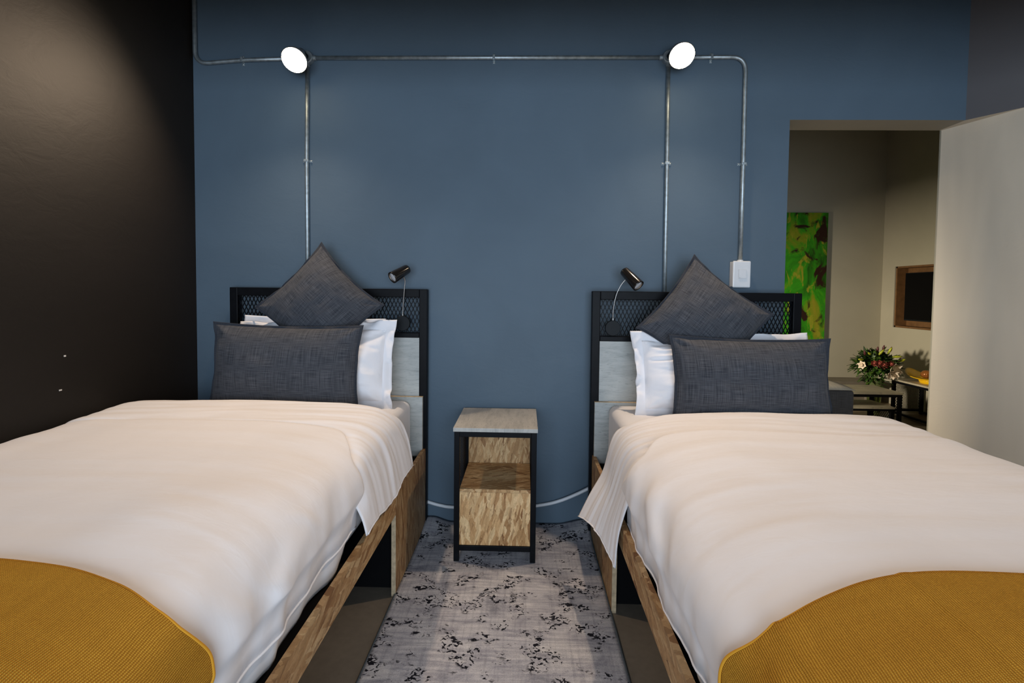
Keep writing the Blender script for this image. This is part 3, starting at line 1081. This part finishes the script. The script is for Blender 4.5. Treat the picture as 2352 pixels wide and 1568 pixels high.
WP = ['pillow_cotton', 'pillow_cotton']
DK = ['charcoal_linen', 'charcoal_edge']
cushion('pillow', 'white pillow leaning behind the dark oblong cushion, bed by the black wall', 'pillow', 'white pillows', (-.985, -.235, .843), .76, .43, .17, .30, -.02, WP, .045, .045, seed=1.1, droop=.8, wr=2.0, wave=.018)
cushion('pillow', 'white pillow at the back against the headboard, bed by the black wall', 'pillow', 'white pillows', (-1.03, -.145, .850), .70, .43, .10, .10, .015, WP, .045, .03, seed=5.4, droop=.5, wave=.008)
cushion('pillow', 'white pillow standing behind the dark cushions, bed by the doorway', 'pillow', 'white pillows', (.885, -.285, .832), .80, .40, .18, .30, 0.0, WP, .045, .045, seed=8.2, droop=.8, wr=2.2, wave=.020)
cushion('cushion', 'charcoal oblong cushion lying in front, bed by the black wall', 'cushion', 'charcoal cushions', (-1.072, -.335, .845), .69, .40, .19, .13, .012, DK, .013, .06, seed=2.7, droop=.4, wave=.004)
cushion('cushion', 'charcoal oblong cushion lying in front, bed by the doorway', 'cushion', 'charcoal cushions', (.968, -.395, .826), .69, .385, .19, .20, .012, DK, .013, .06, seed=14.3, droop=.4, wr=1.3, wave=.005)
cushion('cushion', 'charcoal square cushion on its corner, bed by the black wall', 'cushion', 'charcoal cushions', (-.98, -.185, 1.118), .445, .445, .165, .17, PI / 4 - .03, DK, .013, .10, seed=6.1, wr=1.1, wave=.004)
cushion('cushion', 'charcoal square cushion on its corner, bed by the doorway', 'cushion', 'charcoal cushions', (.822, -.235, 1.072), .45, .45, .165, .20, PI / 4 - .11, DK, .013, .09, seed=21.9, wr=1.3, wave=.004)


# ------------------------------------------------------------------ reading lamps on the headboards
def reading_lamp(label, base, neck, head0, head1):
    bxp, byp, bzp = base
    t = thing('reading_lamp', label, 'lamp', base, 'reading lamps')
    d = obj('base', lathe(B(), [(.0, 0), (.035, 0), (.0375, .003), (.0375, .015), (.036, .018), (0, .018)], base, (0, -1, 0), 32), 'black_plastic', t, smooth=False, bevel=.001)
    obj('button', lathe(B(), [(0, .016), (.0075, .016), (.0075, .0192), (0, .0192)], base, (0, -1, 0), 16), 'black_plastic', d)
    obj('collar', lathe(B(), [(0, 0), (.004, 0), (.004, .012), (.003, .014), (0, .014)], (bxp, byp - .010, bzp + .036), (0, 0, 1), 12), 'chrome', t)
    obj('gooseneck', tube(B(), spline([(bxp, byp - .010, bzp + .042)] + neck, 8), .0026, 10), 'chrome', t, smooth=True)
    a = Vector(head1) - Vector(head0)
    L = a.length
    sh = obj('lamp_head', lathe(B(), [(0, 0), (.014, .001), (.021, .006), (.0235, .014), (.0285, L - .014), (.0290, L - .004), (.0290, L), (.0250, L), (.0240, L - .008), (0, L - .008)], head0, a, 32), 'black_gloss', t, smooth=True)
    obj('trim_ring', lathe(B(), [(.0248, 0), (.0248, .006), (.0225, .006), (.0222, 0)], Vector(head0) + a.normalized() * (L - .0075), a, 32), 'chrome', sh, smooth=True)
    obj('lens', lathe(B(), [(0, 0), (.0220, 0), (.0220, .003), (.012, .0045), (0, .005)], Vector(head0) + a.normalized() * (L - .0075), a, 28), 'lens_glass', sh, smooth=True)


reading_lamp('black reading lamp with upright chrome neck, above the white pillow', (-.608, -.061, 1.034), [(-.6055, -.075, 1.12), (-.597, -.085, 1.20), (-.592, -.092, 1.245), (-.598, -.102, 1.266)], (-.574, -.092, 1.306), (-.638, -.158, 1.257))
reading_lamp('black reading lamp with curved chrome neck, headboard by the doorway', (.423, -.113, 1.027), [(.4235, -.128, 1.12), (.4345, -.134, 1.185), (.455, -.138, 1.232), (.477, -.143, 1.262)], (.466, -.130, 1.306), (.528, -.190, 1.229))

# ------------------------------------------------------------------ bedside table
nx0, nx1, ny0, ny1 = -.3015, .0575, -.397, -.026
t = thing('bedside_table', 'narrow bedside table with grey top, black frame and chipboard front', 'table', ((nx0 + nx1) / 2, (ny0 + ny1) / 2, 0))
ft_ = .0235
Z0 = .012
obj('top', bx(nx0 - .004, ny0 - .006, .588, nx1 + .004, ny1 + .002, .605), 'grey_top', t, bevel=.0012)
for xx in (nx0, nx1 - ft_):
    for yy in (ny0, ny1 - ft_):
        obj('leg', bx(xx, yy, Z0, xx + ft_, yy + ft_, .5875), 'black_steel', t, bevel=.0015)
for yy in (ny0, ny1 - ft_):
    obj('rail', bx(nx0 + ft_, yy, .564, nx1 - ft_, yy + ft_, .5875), 'black_steel', t, bevel=.0015)
    obj('rail', bx(nx0 + ft_, yy, .060, nx1 - ft_, yy + ft_, .083), 'black_steel', t, bevel=.0015)
for xx in (nx0, nx1 - ft_):
    obj('rail', bx(xx, ny0 + ft_, .564, xx + ft_, ny1 - ft_, .5875), 'black_steel', t, bevel=.0015)
    obj('rail', bx(xx, ny0 + ft_, .060, xx + ft_, ny1 - ft_, .083), 'black_steel', t, bevel=.0015)
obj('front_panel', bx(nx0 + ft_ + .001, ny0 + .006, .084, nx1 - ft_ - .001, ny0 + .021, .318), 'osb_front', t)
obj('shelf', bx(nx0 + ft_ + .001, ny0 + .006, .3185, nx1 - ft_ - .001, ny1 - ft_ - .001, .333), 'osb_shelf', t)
obj('back_panel', bx(nx0 + ft_ + .001, ny1 - ft_ + .004, .084, nx1 - ft_ - .001, ny1 - .004, .563), 'osb_back', t)
obj('bottom_panel', bx(nx0 + ft_ + .001, ny0 + .022, .084, nx1 - ft_ - .001, ny1 - ft_ + .002, .098), 'osb_shelf', t)
for xx in (nx0 + ft_ / 2, nx1 - ft_ / 2):
    mesh_panel('mesh_panel', t, (xx, ny0 + ft_ - .003, .083), (0, 1, 0), (0, 0, 1), ny1 - ny0 - 2 * ft_ + .006, .482, .0200, .0120, wire=.075, thick=.001)

# white cable drooping behind the bedside table
tag(obj('power_cable', tube(B(), spline([(-.66, -.010, .20), (-.56, -.010, .135), (-.484, -.0105, .107), (-.42, -.011, .091), (-.353, -.012, .084), (-.12, -.0115, .080), (.073, -.012, .102), (.194, -.02, .135), (.329, -.03, .203), (.42, -.035, .27), (.50, -.035, .36)], 8), .0085, 12), 'cable_white', smooth=True, loc=(-.12, -.012, .07)), 'white cable drooping along the wall behind the bedside table', 'cable')

# ------------------------------------------------------------------ conduits on the wall
YC = -.0135
RC = .0102
ZH = 2.355


def saddle(parent, p, horizontal):
    x, z = p
    a = B()
    if horizontal:
        box(a, x - .006, YC - .0115, z - .0115, x + .006, -.0005, z + .0115)
        box(a, x - .006, -.0025, z - .024, x + .006, -.0003, z + .024)
    else:
        box(a, x - .0115, YC - .0115, z - .006, x + .0115, -.0005, z + .006)
        box(a, x - .024, -.0025, z - .006, x + .024, -.0003, z + .006)
    sd = obj('saddle_clip', a, 'galvanised', parent, bevel=.002)
    for e in (-.0185, .0185):
        c = (x, 0, z + e) if horizontal else (x + e, 0, z)
        obj('screw', lathe(B(), [(0, .001), (.0048, .001), (.0048, .004), (.0036, .0065), (0, .007)], c, (0, -1, 0), 12), 'galvanised', sd, smooth=True)


def conduit(label, pts, clips, r=.07):
    P_ = bend([(x, YC, z) for x, z in pts], r)
    t = thing('conduit', label, 'pipe', (pts[0][0], YC, pts[0][1]), 'galvanised conduits')
    obj('pipe', tube(B(), P_, RC, 14), 'galvanised', t, smooth=True)
    for x, z, h in clips:
        saddle(t, (x, z), h)


XLM, XRM = -1.106, .690
conduit('long horizontal galvanised conduit between the two wall lamps', [(XLM + .042, ZH), (XRM - .042, ZH)], [(-.17, ZH, True)])
conduit('galvanised conduit bending upwards in the corner by the black wall', [(XLM - .042, 2.353), (-1.437, 2.345), (-1.678, 2.325), (-1.680, ZC - .01)], [(-1.437, 2.345, True)])
conduit('vertical galvanised conduit rising behind the bed by the black wall', [(XLM, 2.31), (-1.1115, 1.85), (-1.108, .75)], [(-1.1115, 1.845, False)])
conduit('vertical galvanised conduit rising behind the bed by the doorway', [(XRM, 2.31), (.694, 1.84), (.698, .75)], [(.694, 1.840, False)])
conduit('galvanised conduit bending down to the light switch', [(XRM + .042, ZH), (1.066, 2.357), (1.0675, 1.84), (1.0665, 1.366)], [(.899, 2.357, True), (1.0685, 1.839, False)])


# ------------------------------------------------------------------ wall lamps
def wall_lamp(label, x, face, aim):
    t = thing('wall_lamp', label, 'lamp', (x, 0, ZH), 'wall lamps')
    bxx = obj('junction_box', lathe(B(), [(0, .0005), (.032, .0005), (.032, .026), (.029, .031), (0, .031)], (x, 0, ZH), (0, -1, 0), 28), 'galvanised', t, bevel=.001)
    for dx, dz in ((.036, 0), (-.036, 0), (0, -.036)):
        obj('spout', lathe(B(), [(0, -.008), (.0125, -.008), (.0125, .009), (0, .009)], (x + dx, YC, ZH + dz), (dx, 0, dz), 14), 'galvanised', bxx, smooth=False)
    face = Vector(face)
    aim = Vector(aim).normalized()
    b0 = face - aim * .105
    obj('lamp_holder', tube(B(), spline([(x, -.028, ZH), (x, -.040, ZH - .002), tuple(lerp(Vector((x, -.040, ZH - .002)), b0, .6)), tuple(b0)], 5), [.014] * 10 + [.016] * 6, 16), 'black_plastic', t, smooth=True)
    lb = obj('bulb', lathe(B(), [(0, -.105), (.018, -.105), (.020, -.085), (.028, -.065), (.046, -.040), (.058, -.012), (.060, 0), (.0575, .001), (0, .001)], face, aim, 36), 'lamp_silver', t, smooth=True)
    obj('bulb_lens', lathe(B(), [(0, -.001), (.0572, -.001), (.0572, .003), (.052, .008), (.040, .013), (.022, .0165), (0, .0175)], face, aim, 36), 'lamp_lens', lb, smooth=True)
    d = bpy.data.lights.new('lamp_light', 'SPOT')
    d.energy = SPOT_POWER
    d.color = SPOT_COL
    d.spot_size = math.radians(150)
    d.spot_blend = 1.0
    d.shadow_soft_size = .022
    o = bpy.data.objects.new('lamp_light', d)
    COL.objects.link(o)
    o.parent = t
    o.location = face + aim * .045 - org(t)
    o.rotation_euler = aim.to_track_quat('-Z', 'Y').to_euler()


wall_lamp('lit wall lamp above the bed by the black wall', XLM, (-1.109, -.150, 2.282), (0.0, -.70, -.71))
wall_lamp('lit wall lamp above the bed by the doorway', XRM, (.714, -.150, 2.300), (.02, -.70, -.71))

# ------------------------------------------------------------------ light switch
t = thing('light_switch', 'white surface-mounted light switch box at the end of the conduit', 'switch', (1.063, 0, 1.228))
obj('back_box', bx(1.021, -.036, 1.232, 1.104, 0, 1.357), 'white_plastic', t, bevel=.003)
p = obj('cover_plate', bx(1.019, -.048, 1.229, 1.106, -.0362, 1.360), 'white_plastic', t, bevel=.006, seg=3)
obj('rocker_frame', bx(1.046, -.0487, 1.274, 1.084, -.0482, 1.318), 'grey_line', p)
obj('rocker', bx(1.0468, -.0505, 1.2748, 1.0832, -.0488, 1.3172), 'white_plastic', p, bevel=.0006)
obj('marker_dot', bx(1.050, -.0509, 1.2775, 1.053, -.0505, 1.2795), 'grey_line', p)
obj('conduit_adaptor', lathe(B(), [(0, 0), (.014, 0), (.014, .010), (0, .010)], (1.0665, YC, 1.3565), (0, 0, 1), 16), 'white_plastic', t)

# ------------------------------------------------------------------ lounge: painting
t = thing('painting', 'tall abstract canvas in greens and yellows on the lounge wall', 'painting', (2.97, LY1, .66))
obj('stretcher', bx(2.50, LY1 - .040, .665, 3.424, LY1 - .002, 2.132), 'canvas_side', t, bevel=.002)
obj('canvas', bx(2.4995, LY1 - .0425, .6645, 3.4245, LY1 - .0405, 2.1325), 'canvas_paint', t)

# television
t = thing('television', 'black television mounted in the wooden wall recess', 'television', (LX1 + .06, 2.5, .93))
obj('casing', bx(LX1 + .035, 2.02, .935, LX1 + .075, 3.005, 1.448), 'black_plastic', t, bevel=.003)
obj('screen', bx(LX1 + .032, 2.028, .950, LX1 + .0348, 2.997, 1.441), 'screen_black', t)
obj('wall_bracket', bx(LX1 + .0755, 2.35, 1.05, LX1 + ND - .001, 2.65, 1.35), 'black_steel', t)

# low bench along the back wall
t = thing('low_bench', 'low taupe bench under the painting', 'bench', (3.2, 3.15, 0))
obj('seat_slab', bx(1.6, 3.02, .215, 3.93, LY1 - .003, .256), 'taupe_bench', t, bevel=.003)
for xx in (1.62, 2.7, 3.87):
    obj('support', bx(xx, 3.05, 0.001, xx + .04, LY1 - .003, .2145), 'taupe_bench', t)
obj('back_board', bx(1.66, 3.22, 0.001, 3.87, 3.24, .2145), 'taupe_bench', t)

# sofa, its back towards the bedroom
t = thing('sofa', 'grey fabric sofa with light painted on its top just through the doorway', 'sofa', (1.45, 1.2, 0))


def soft(name, lo, hi, mat, parent, r=.03, dome=0.0):
    n_, m_ = 26, 14
    P_ = None
    o = obj(name, bx(*lo, *hi), mat, parent, smooth=True, bevel=r, seg=4)
    me = o.data
    ul = me.uv_layers.new(name='UVMap')
    for li, l_ in enumerate(me.loops):
        c_ = me.vertices[l_.vertex_index].co
        ul.data[li].uv = (c_.x + c_.y, c_.z + c_.y * .3)
    return o


soft('back', (.70, .775, .04), (2.172, .98, .575), 'sofa_fabric', t, .025)
soft('arm', (1.965, .982, .04), (2.172, 1.66, .575), 'sofa_fabric', t, .025)
soft('arm', (.70, .982, .04), (.905, 1.66, .575), 'sofa_fabric', t, .025)
soft('base', (.907, .982, .04), (1.963, 1.64, .22), 'sofa_fabric', t, .02)
for a, b in ((.912, 1.433), (1.438, 1.960)):
    soft('seat_cushion', (a, 1.0, .222), (b, 1.65, .40), 'sofa_fabric', t, .05)
for xx in (.74, 2.09):
    for yy in (.80, 1.58):
        obj('foot', bx(xx, yy, 0.001, xx + .05, yy + .05, .0395), 'black_steel', t)
n_, m_ = 30, 16
uu, vv = np.meshgrid(np.linspace(-1, 1, n_), np.linspace(-1, 1, m_), indexing='ij')
P = np.stack([1.95 + .222 * uu, .985 + .21 * vv, .577 + .040 * np.sqrt(np.clip((1 - np.abs(uu) ** 3) * (1 - np.abs(vv) ** 3), 0, 1))], axis=-1)
P[..., 2] = np.maximum(P[..., 2], .578)
grid_obj('lit_top', P, 'sofa_painted_light', t, thick=.004)  # domed top, its pale colour stands in for light falling on it


# nest of tables and side table
def steel(name, parent, *a):
    return obj(name, bx(*a), 'black_steel', parent, bevel=.0015)


t = thing('coffee_table', 'taller coffee table of the nested pair, beside the sofa', 'table', (3.0, 2.11, 0), 'nest of coffee tables')
q = .028
X0, X1, Y0, Y1, H = 2.55, 3.332, 1.915, 2.305, .347
obj('top', bx(X0, Y0, H - .017, X1, Y1, H), 'taupe_top', t, bevel=.001)
for xx in (X0 + .004, X1 - q - .004):
    for yy in (Y0 + .004, Y1 - q - .004):
        steel('leg', t, xx, yy, 0.0005, xx + q, yy + q, H - .0175)
for yy in (Y0 + .004, Y1 - q - .004):
    steel('rail', t, X0 + .004 + q, yy, H - .0415, X1 - q - .004, yy + q, H - .0175)
for xx in (X0 + .004, X1 - q - .004):
    steel('rail', t, xx, Y0 + .004 + q, H - .0415, xx + q, Y1 - q - .004, H - .0175)
    steel('rail', t, xx, Y0 + .004 + q, .012, xx + q, Y1 - q - .004, .036)
t = thing('coffee_table', 'lower coffee table with mesh sides, tucked under the taller one', 'table', (2.95, 2.11, 0), 'nest of coffee tables')
X0, X1, Y0, Y1, H = 2.60, 3.292, 1.950, 2.268, .210
obj('top', bx(X0, Y0, H - .016, X1, Y1, H), 'taupe_top', t, bevel=.001)
for xx in (X0 + .004, X1 - q - .004):
    for yy in (Y0 + .004, Y1 - q - .004):
        steel('leg', t, xx, yy, 0.0005, xx + q, yy + q, H - .0165)
    steel('rail', t, xx, Y0 + .004 + q, .040, xx + q, Y1 - q - .004, .058)
    steel('rail', t, xx, Y0 + .004 + q, H - .036, xx + q, Y1 - q - .004, H - .0165)
    mesh_panel('mesh_panel', t, (xx + q / 2, Y0 + .004 + q, .058), (0, 1, 0), (0, 0, 1), Y1 - Y0 - .008 - 2 * q, H - .094, .024, .032, wire=.09, thick=.002)
for yy in (Y0 + .004, Y1 - q - .004):
    steel('rail', t, X0 + .004 + q, yy, H - .036, X1 - q - .004, yy + q, H - .0165)

t = thing('side_table', 'low side table with mesh back carrying the yellow bowl', 'table', (3.9, 2.3, 0))
X0, X1, Y0, Y1, H = 3.742, 4.060, 1.93, 2.640, .361
obj('top', bx(X0, Y0, H - .017, X1, Y1, H), 'taupe_top', t, bevel=.001)
for xx in (X0 + .004, X1 - q - .004):
    for yy in (Y0 + .004, Y1 - q - .004):
        steel('leg', t, xx, yy, 0.0005, xx + q, yy + q, H - .0175)
    steel('rail', t, xx, Y0 + .004 + q, .010, xx + q, Y1 - q - .004, .030)
    steel('rail', t, xx, Y0 + .004 + q, H - .0405, xx + q, Y1 - q - .004, H - .0175)
yy = Y1 - q - .004
steel('rail', t, X0 + .004 + q, yy, .030, X1 - q - .004, yy + q, .052)
steel('rail', t, X0 + .004 + q, yy, H - .0405, X1 - q - .004, yy + q, H - .0175)
mesh_panel('mesh_panel', t, (X0 + .004 + q, yy + q / 2, .052), (1, 0, 0), (0, 0, 1), X1 - X0 - .008 - 2 * q, H - .0925, .0135, .029, wire=.10, thick=.002)

# yellow boat-shaped bowl with an ornamental ball
t = thing('bowl', 'shallow yellow boat-shaped bowl on the side table', 'bowl', (3.90, 2.36, .361))
na, nr = 64, 14
ang = np.linspace(0, 2 * PI, na + 1)
rr = np.linspace(0, 1, nr)
A, Rr = np.meshgrid(ang, rr, indexing='ij')
ex, ey = .115, .285
Pb = np.stack([3.895 + ex * Rr * np.cos(A), 2.335 + ey * Rr * np.sin(A), .392 + .020 * Rr ** 2 + .062 * (Rr ** 3) * np.abs(np.sin(A)) ** 3], axis=-1)
grid_obj('dish', Pb, 'yellow_glaze', t, thick=.007)
obj('foot_ring', lathe(B(), [(0, 0), (.080, 0), (.086, .012), (.092, .033), (0, .033)], (3.895, 2.335, .3615), (0, 0, 1), 32), 'yellow_glaze', t, smooth=True, bevel=.002)
t = thing('ornament_ball', 'ribbed brown ornamental ball lying in the yellow bowl', 'ornament', (3.905, 2.40, .40))
bm = B()
for_r = []
nb, mb = 36, 14
for j in range(mb + 1):
    th_ = PI * j / mb
    for_r.append([bm.verts.new((3.905 + math.sin(th_) * (.046 + .0022 * math.cos(12 * 2 * PI * i / nb)) * math.cos(2 * PI * i / nb), 2.40 + math.sin(th_) * (.046 + .0022 * math.cos(12 * 2 * PI * i / nb)) * math.sin(2 * PI * i / nb), .4405 + .040 * math.cos(th_))) for i in range(nb)])
for a, b in zip(for_r, for_r[1:]):
    for i in range(nb):
        bm.faces.new((a[i], a[(i + 1) % nb], b[(i + 1) % nb], b[i]))
bmesh.ops.remove_doubles(bm, verts=bm.verts[:], dist=1e-4)
obj('ball', bm, 'copper_ball', t, smooth=True)
obj('stalk', tube(B(), [(3.905, 2.40, .479), (3.906, 2.401, .487), (3.909, 2.402, .492)], [.004, .003, .002], 8), 'dark_green', t, smooth=True)
t = thing('ornament_ball', 'dark green ornamental ball beside the ribbed brown one in the bowl', 'ornament', (3.90, 2.29, .40))
obj('ball', lathe(B(), [(.034 * math.sin(PI * i / 12), -.034 * math.cos(PI * i / 12)) for i in range(13)], (3.90, 2.305, .434), (.2, .1, 1), 24), 'dark_green', t, smooth=True)
obj('stalk', tube(B(), [(3.9065, 2.309, .467), (3.908, 2.311, .476)], [.003, .002], 8), 'stem_green', t, smooth=True)

# ------------------------------------------------------------------ flowers in a glass vase
VX, VY = 3.55, 2.60
t = thing('vase_of_flowers', 'glass vase with a mixed bouquet of lilies, roses and greenery', 'flowers', (VX, VY, 0))
vs = obj('vase', lathe(B(), [(0, .001), (.050, .001), (.056, .010), (.058, .12), (.064, .25), (.078, .355), (.074, .355), (.060, .25), (.054, .12), (.050, .016), (0, .014)], (VX, VY, 0), (0, 0, 1), 32), 'vase_glass', t, smooth=True)
rnd = random.Random(11)
for i in range(9):
    a = 2 * PI * i / 9
    x0, y0 = VX + .018 * math.cos(a + 2), VY + .018 * math.sin(a + 2)
    x1, y1 = VX + .040 * math.cos(a), VY + .040 * math.sin(a)
    x2, y2 = VX + .13 * math.cos(a), VY + .13 * math.sin(a)
    obj('stem', tube(B(), spline([(x0, y0, .03), (x1, y1, .30), (x2, y2, .46)], 5), .004, 6), 'stem_green', t, smooth=True)


def leaf_into(bm, p, d, L, w, up):
    p, d = Vector(p), Vector(d).normalized()
    s = d.cross(Vector(up)).normalized()
    n = s.cross(d)
    A_ = []
    for tt, ww, hh in ((0, .12, 0), (.3, .9, .05), (.6, .85, .03), (1, .03, -.10)):
        c_ = p + d * (L * tt) + n * (hh * L)
        A_.append((bm.verts.new(c_ - s * w * ww / 2), bm.verts.new(c_ + n * (w * .12)), bm.verts.new(c_ + s * w * ww / 2)))
    for a, b in zip(A_, A_[1:]):
        bm.faces.new((a[0], a[1], b[1], b[0]))
        bm.faces.new((a[1], a[2], b[2], b[1]))


def rdir():
    a = rnd.uniform(0, 2 * PI)
    e = rnd.uniform(-.55, 1.0)
    c_ = math.sqrt(max(0, 1 - e * e))
    return Vector((c_ * math.cos(a), c_ * math.sin(a), e))


bm = B()
for i in range(620):
    d = rdir()
    r = rnd.uniform(.25, .92)
    cpos = Vector((VX + .005 + d.x * .185 * r, VY + d.y * .17 * r, .490 + d.z * .130 * r))
    leaf_into(bm, cpos, d + Vector((rnd.uniform(-.6, .6), rnd.uniform(-.6, .6), rnd.uniform(-.5, .6))), rnd.uniform(.06, .11), rnd.uniform(.026, .046), (rnd.uniform(-.4, .4), rnd.uniform(-.4, .4), 1))
for i in range(70):
    a = rnd.uniform(0, 2 * PI)
    leaf_into(bm, (VX + .05 * math.cos(a), VY + .05 * math.sin(a), rnd.uniform(.30, .42)), (math.cos(a), math.sin(a), rnd.uniform(-.6, .4)), rnd.uniform(.06, .12), .03, (0, 0, 1))
fo = obj('foliage', bm, 'leaf_green', t, smooth=True)
fo['kind'] = 'stuff'


def bud(name, p, d, L, r, mat):
    obj(name, lathe(B(), [(0, 0), (r * .45, L * .06), (r, L * .42), (r * .75, L * .75), (r * .15, L), (0, L)], p, d, 10), mat, t, smooth=True)


for (dx, dz, ax, az, L) in ((-.245, .075, -1, .1, .075), (-.16, .125, -.6, .35, .06), (-.075, .115, .45, .8, .085), (.04, .135, .3, .9, .08), (.10, .105, 1, .15, .085), (.185, .06, .7, .45, .06)):
    bud('lily_bud', (VX + dx * .80, VY - .12, .490 + dz), (ax, -.35, az), L, .012, 'bud_green')
for (dx, dz) in ((-.03, .15), (.035, .165), (-.17, .115), (.20, .03), (.115, .15), (.215, .045)):
    bud('plum_bud', (VX + dx * .85, VY - .06, .485 + dz), (dx * 1.5, -.2, 1), .06, .012, 'bud_plum')


def bloom(name, p, d, R_, mat, layers, open_):
    bm = B()
    d = Vector(d).normalized()
    a_ = d.orthogonal().normalized()
    b_ = d.cross(a_)
    for l_ in range(layers):
        f_ = (l_ + 1) / layers
        for i in range(6):
            an = 2 * PI * i / 6 + l_ * .55
            out = a_ * math.cos(an) + b_ * math.sin(an)
            leaf_into(bm, Vector(p) + out * R_ * .08 * f_ - d * .004 * l_, out * (open_ * f_) + d * (1.15 - .75 * f_), R_ * (.7 + .4 * f_), R_ * .8, -d if open_ > .5 else d)
    obj(name, bm, mat, t, smooth=True)


for (dx, dz, R_) in ((-.035, .050, .045), (-.075, .062, .040), (.035, .058, .040), (-.125, .065, .032)):
    bloom('rose', (VX + dx, VY - .165, .470 + dz), (dx, -1, .35), R_, 'rose_pink', 4, .8)
bloom('lily', (VX + .055, VY - .180, .470), (.25, -1, -.1), .075, 'lily_white', 1, 1.0)
bloom('lily', (VX + .045, VY - .175, .440), (-.1, -1, -.6), .055, 'lily_white', 1, .8)
bloom('lily', (VX - .185, VY - .10, .51), (-1, -.6, .1), .050, 'lily_white', 2, .35)
for i in range(14):
    d = rdir()
    bloom('filler_flower', (VX + d.x * .19, VY - abs(d.y) * .17, .470 + d.z * .11), (d.x, -1, d.z), .012, 'lily_white', 1, .8)
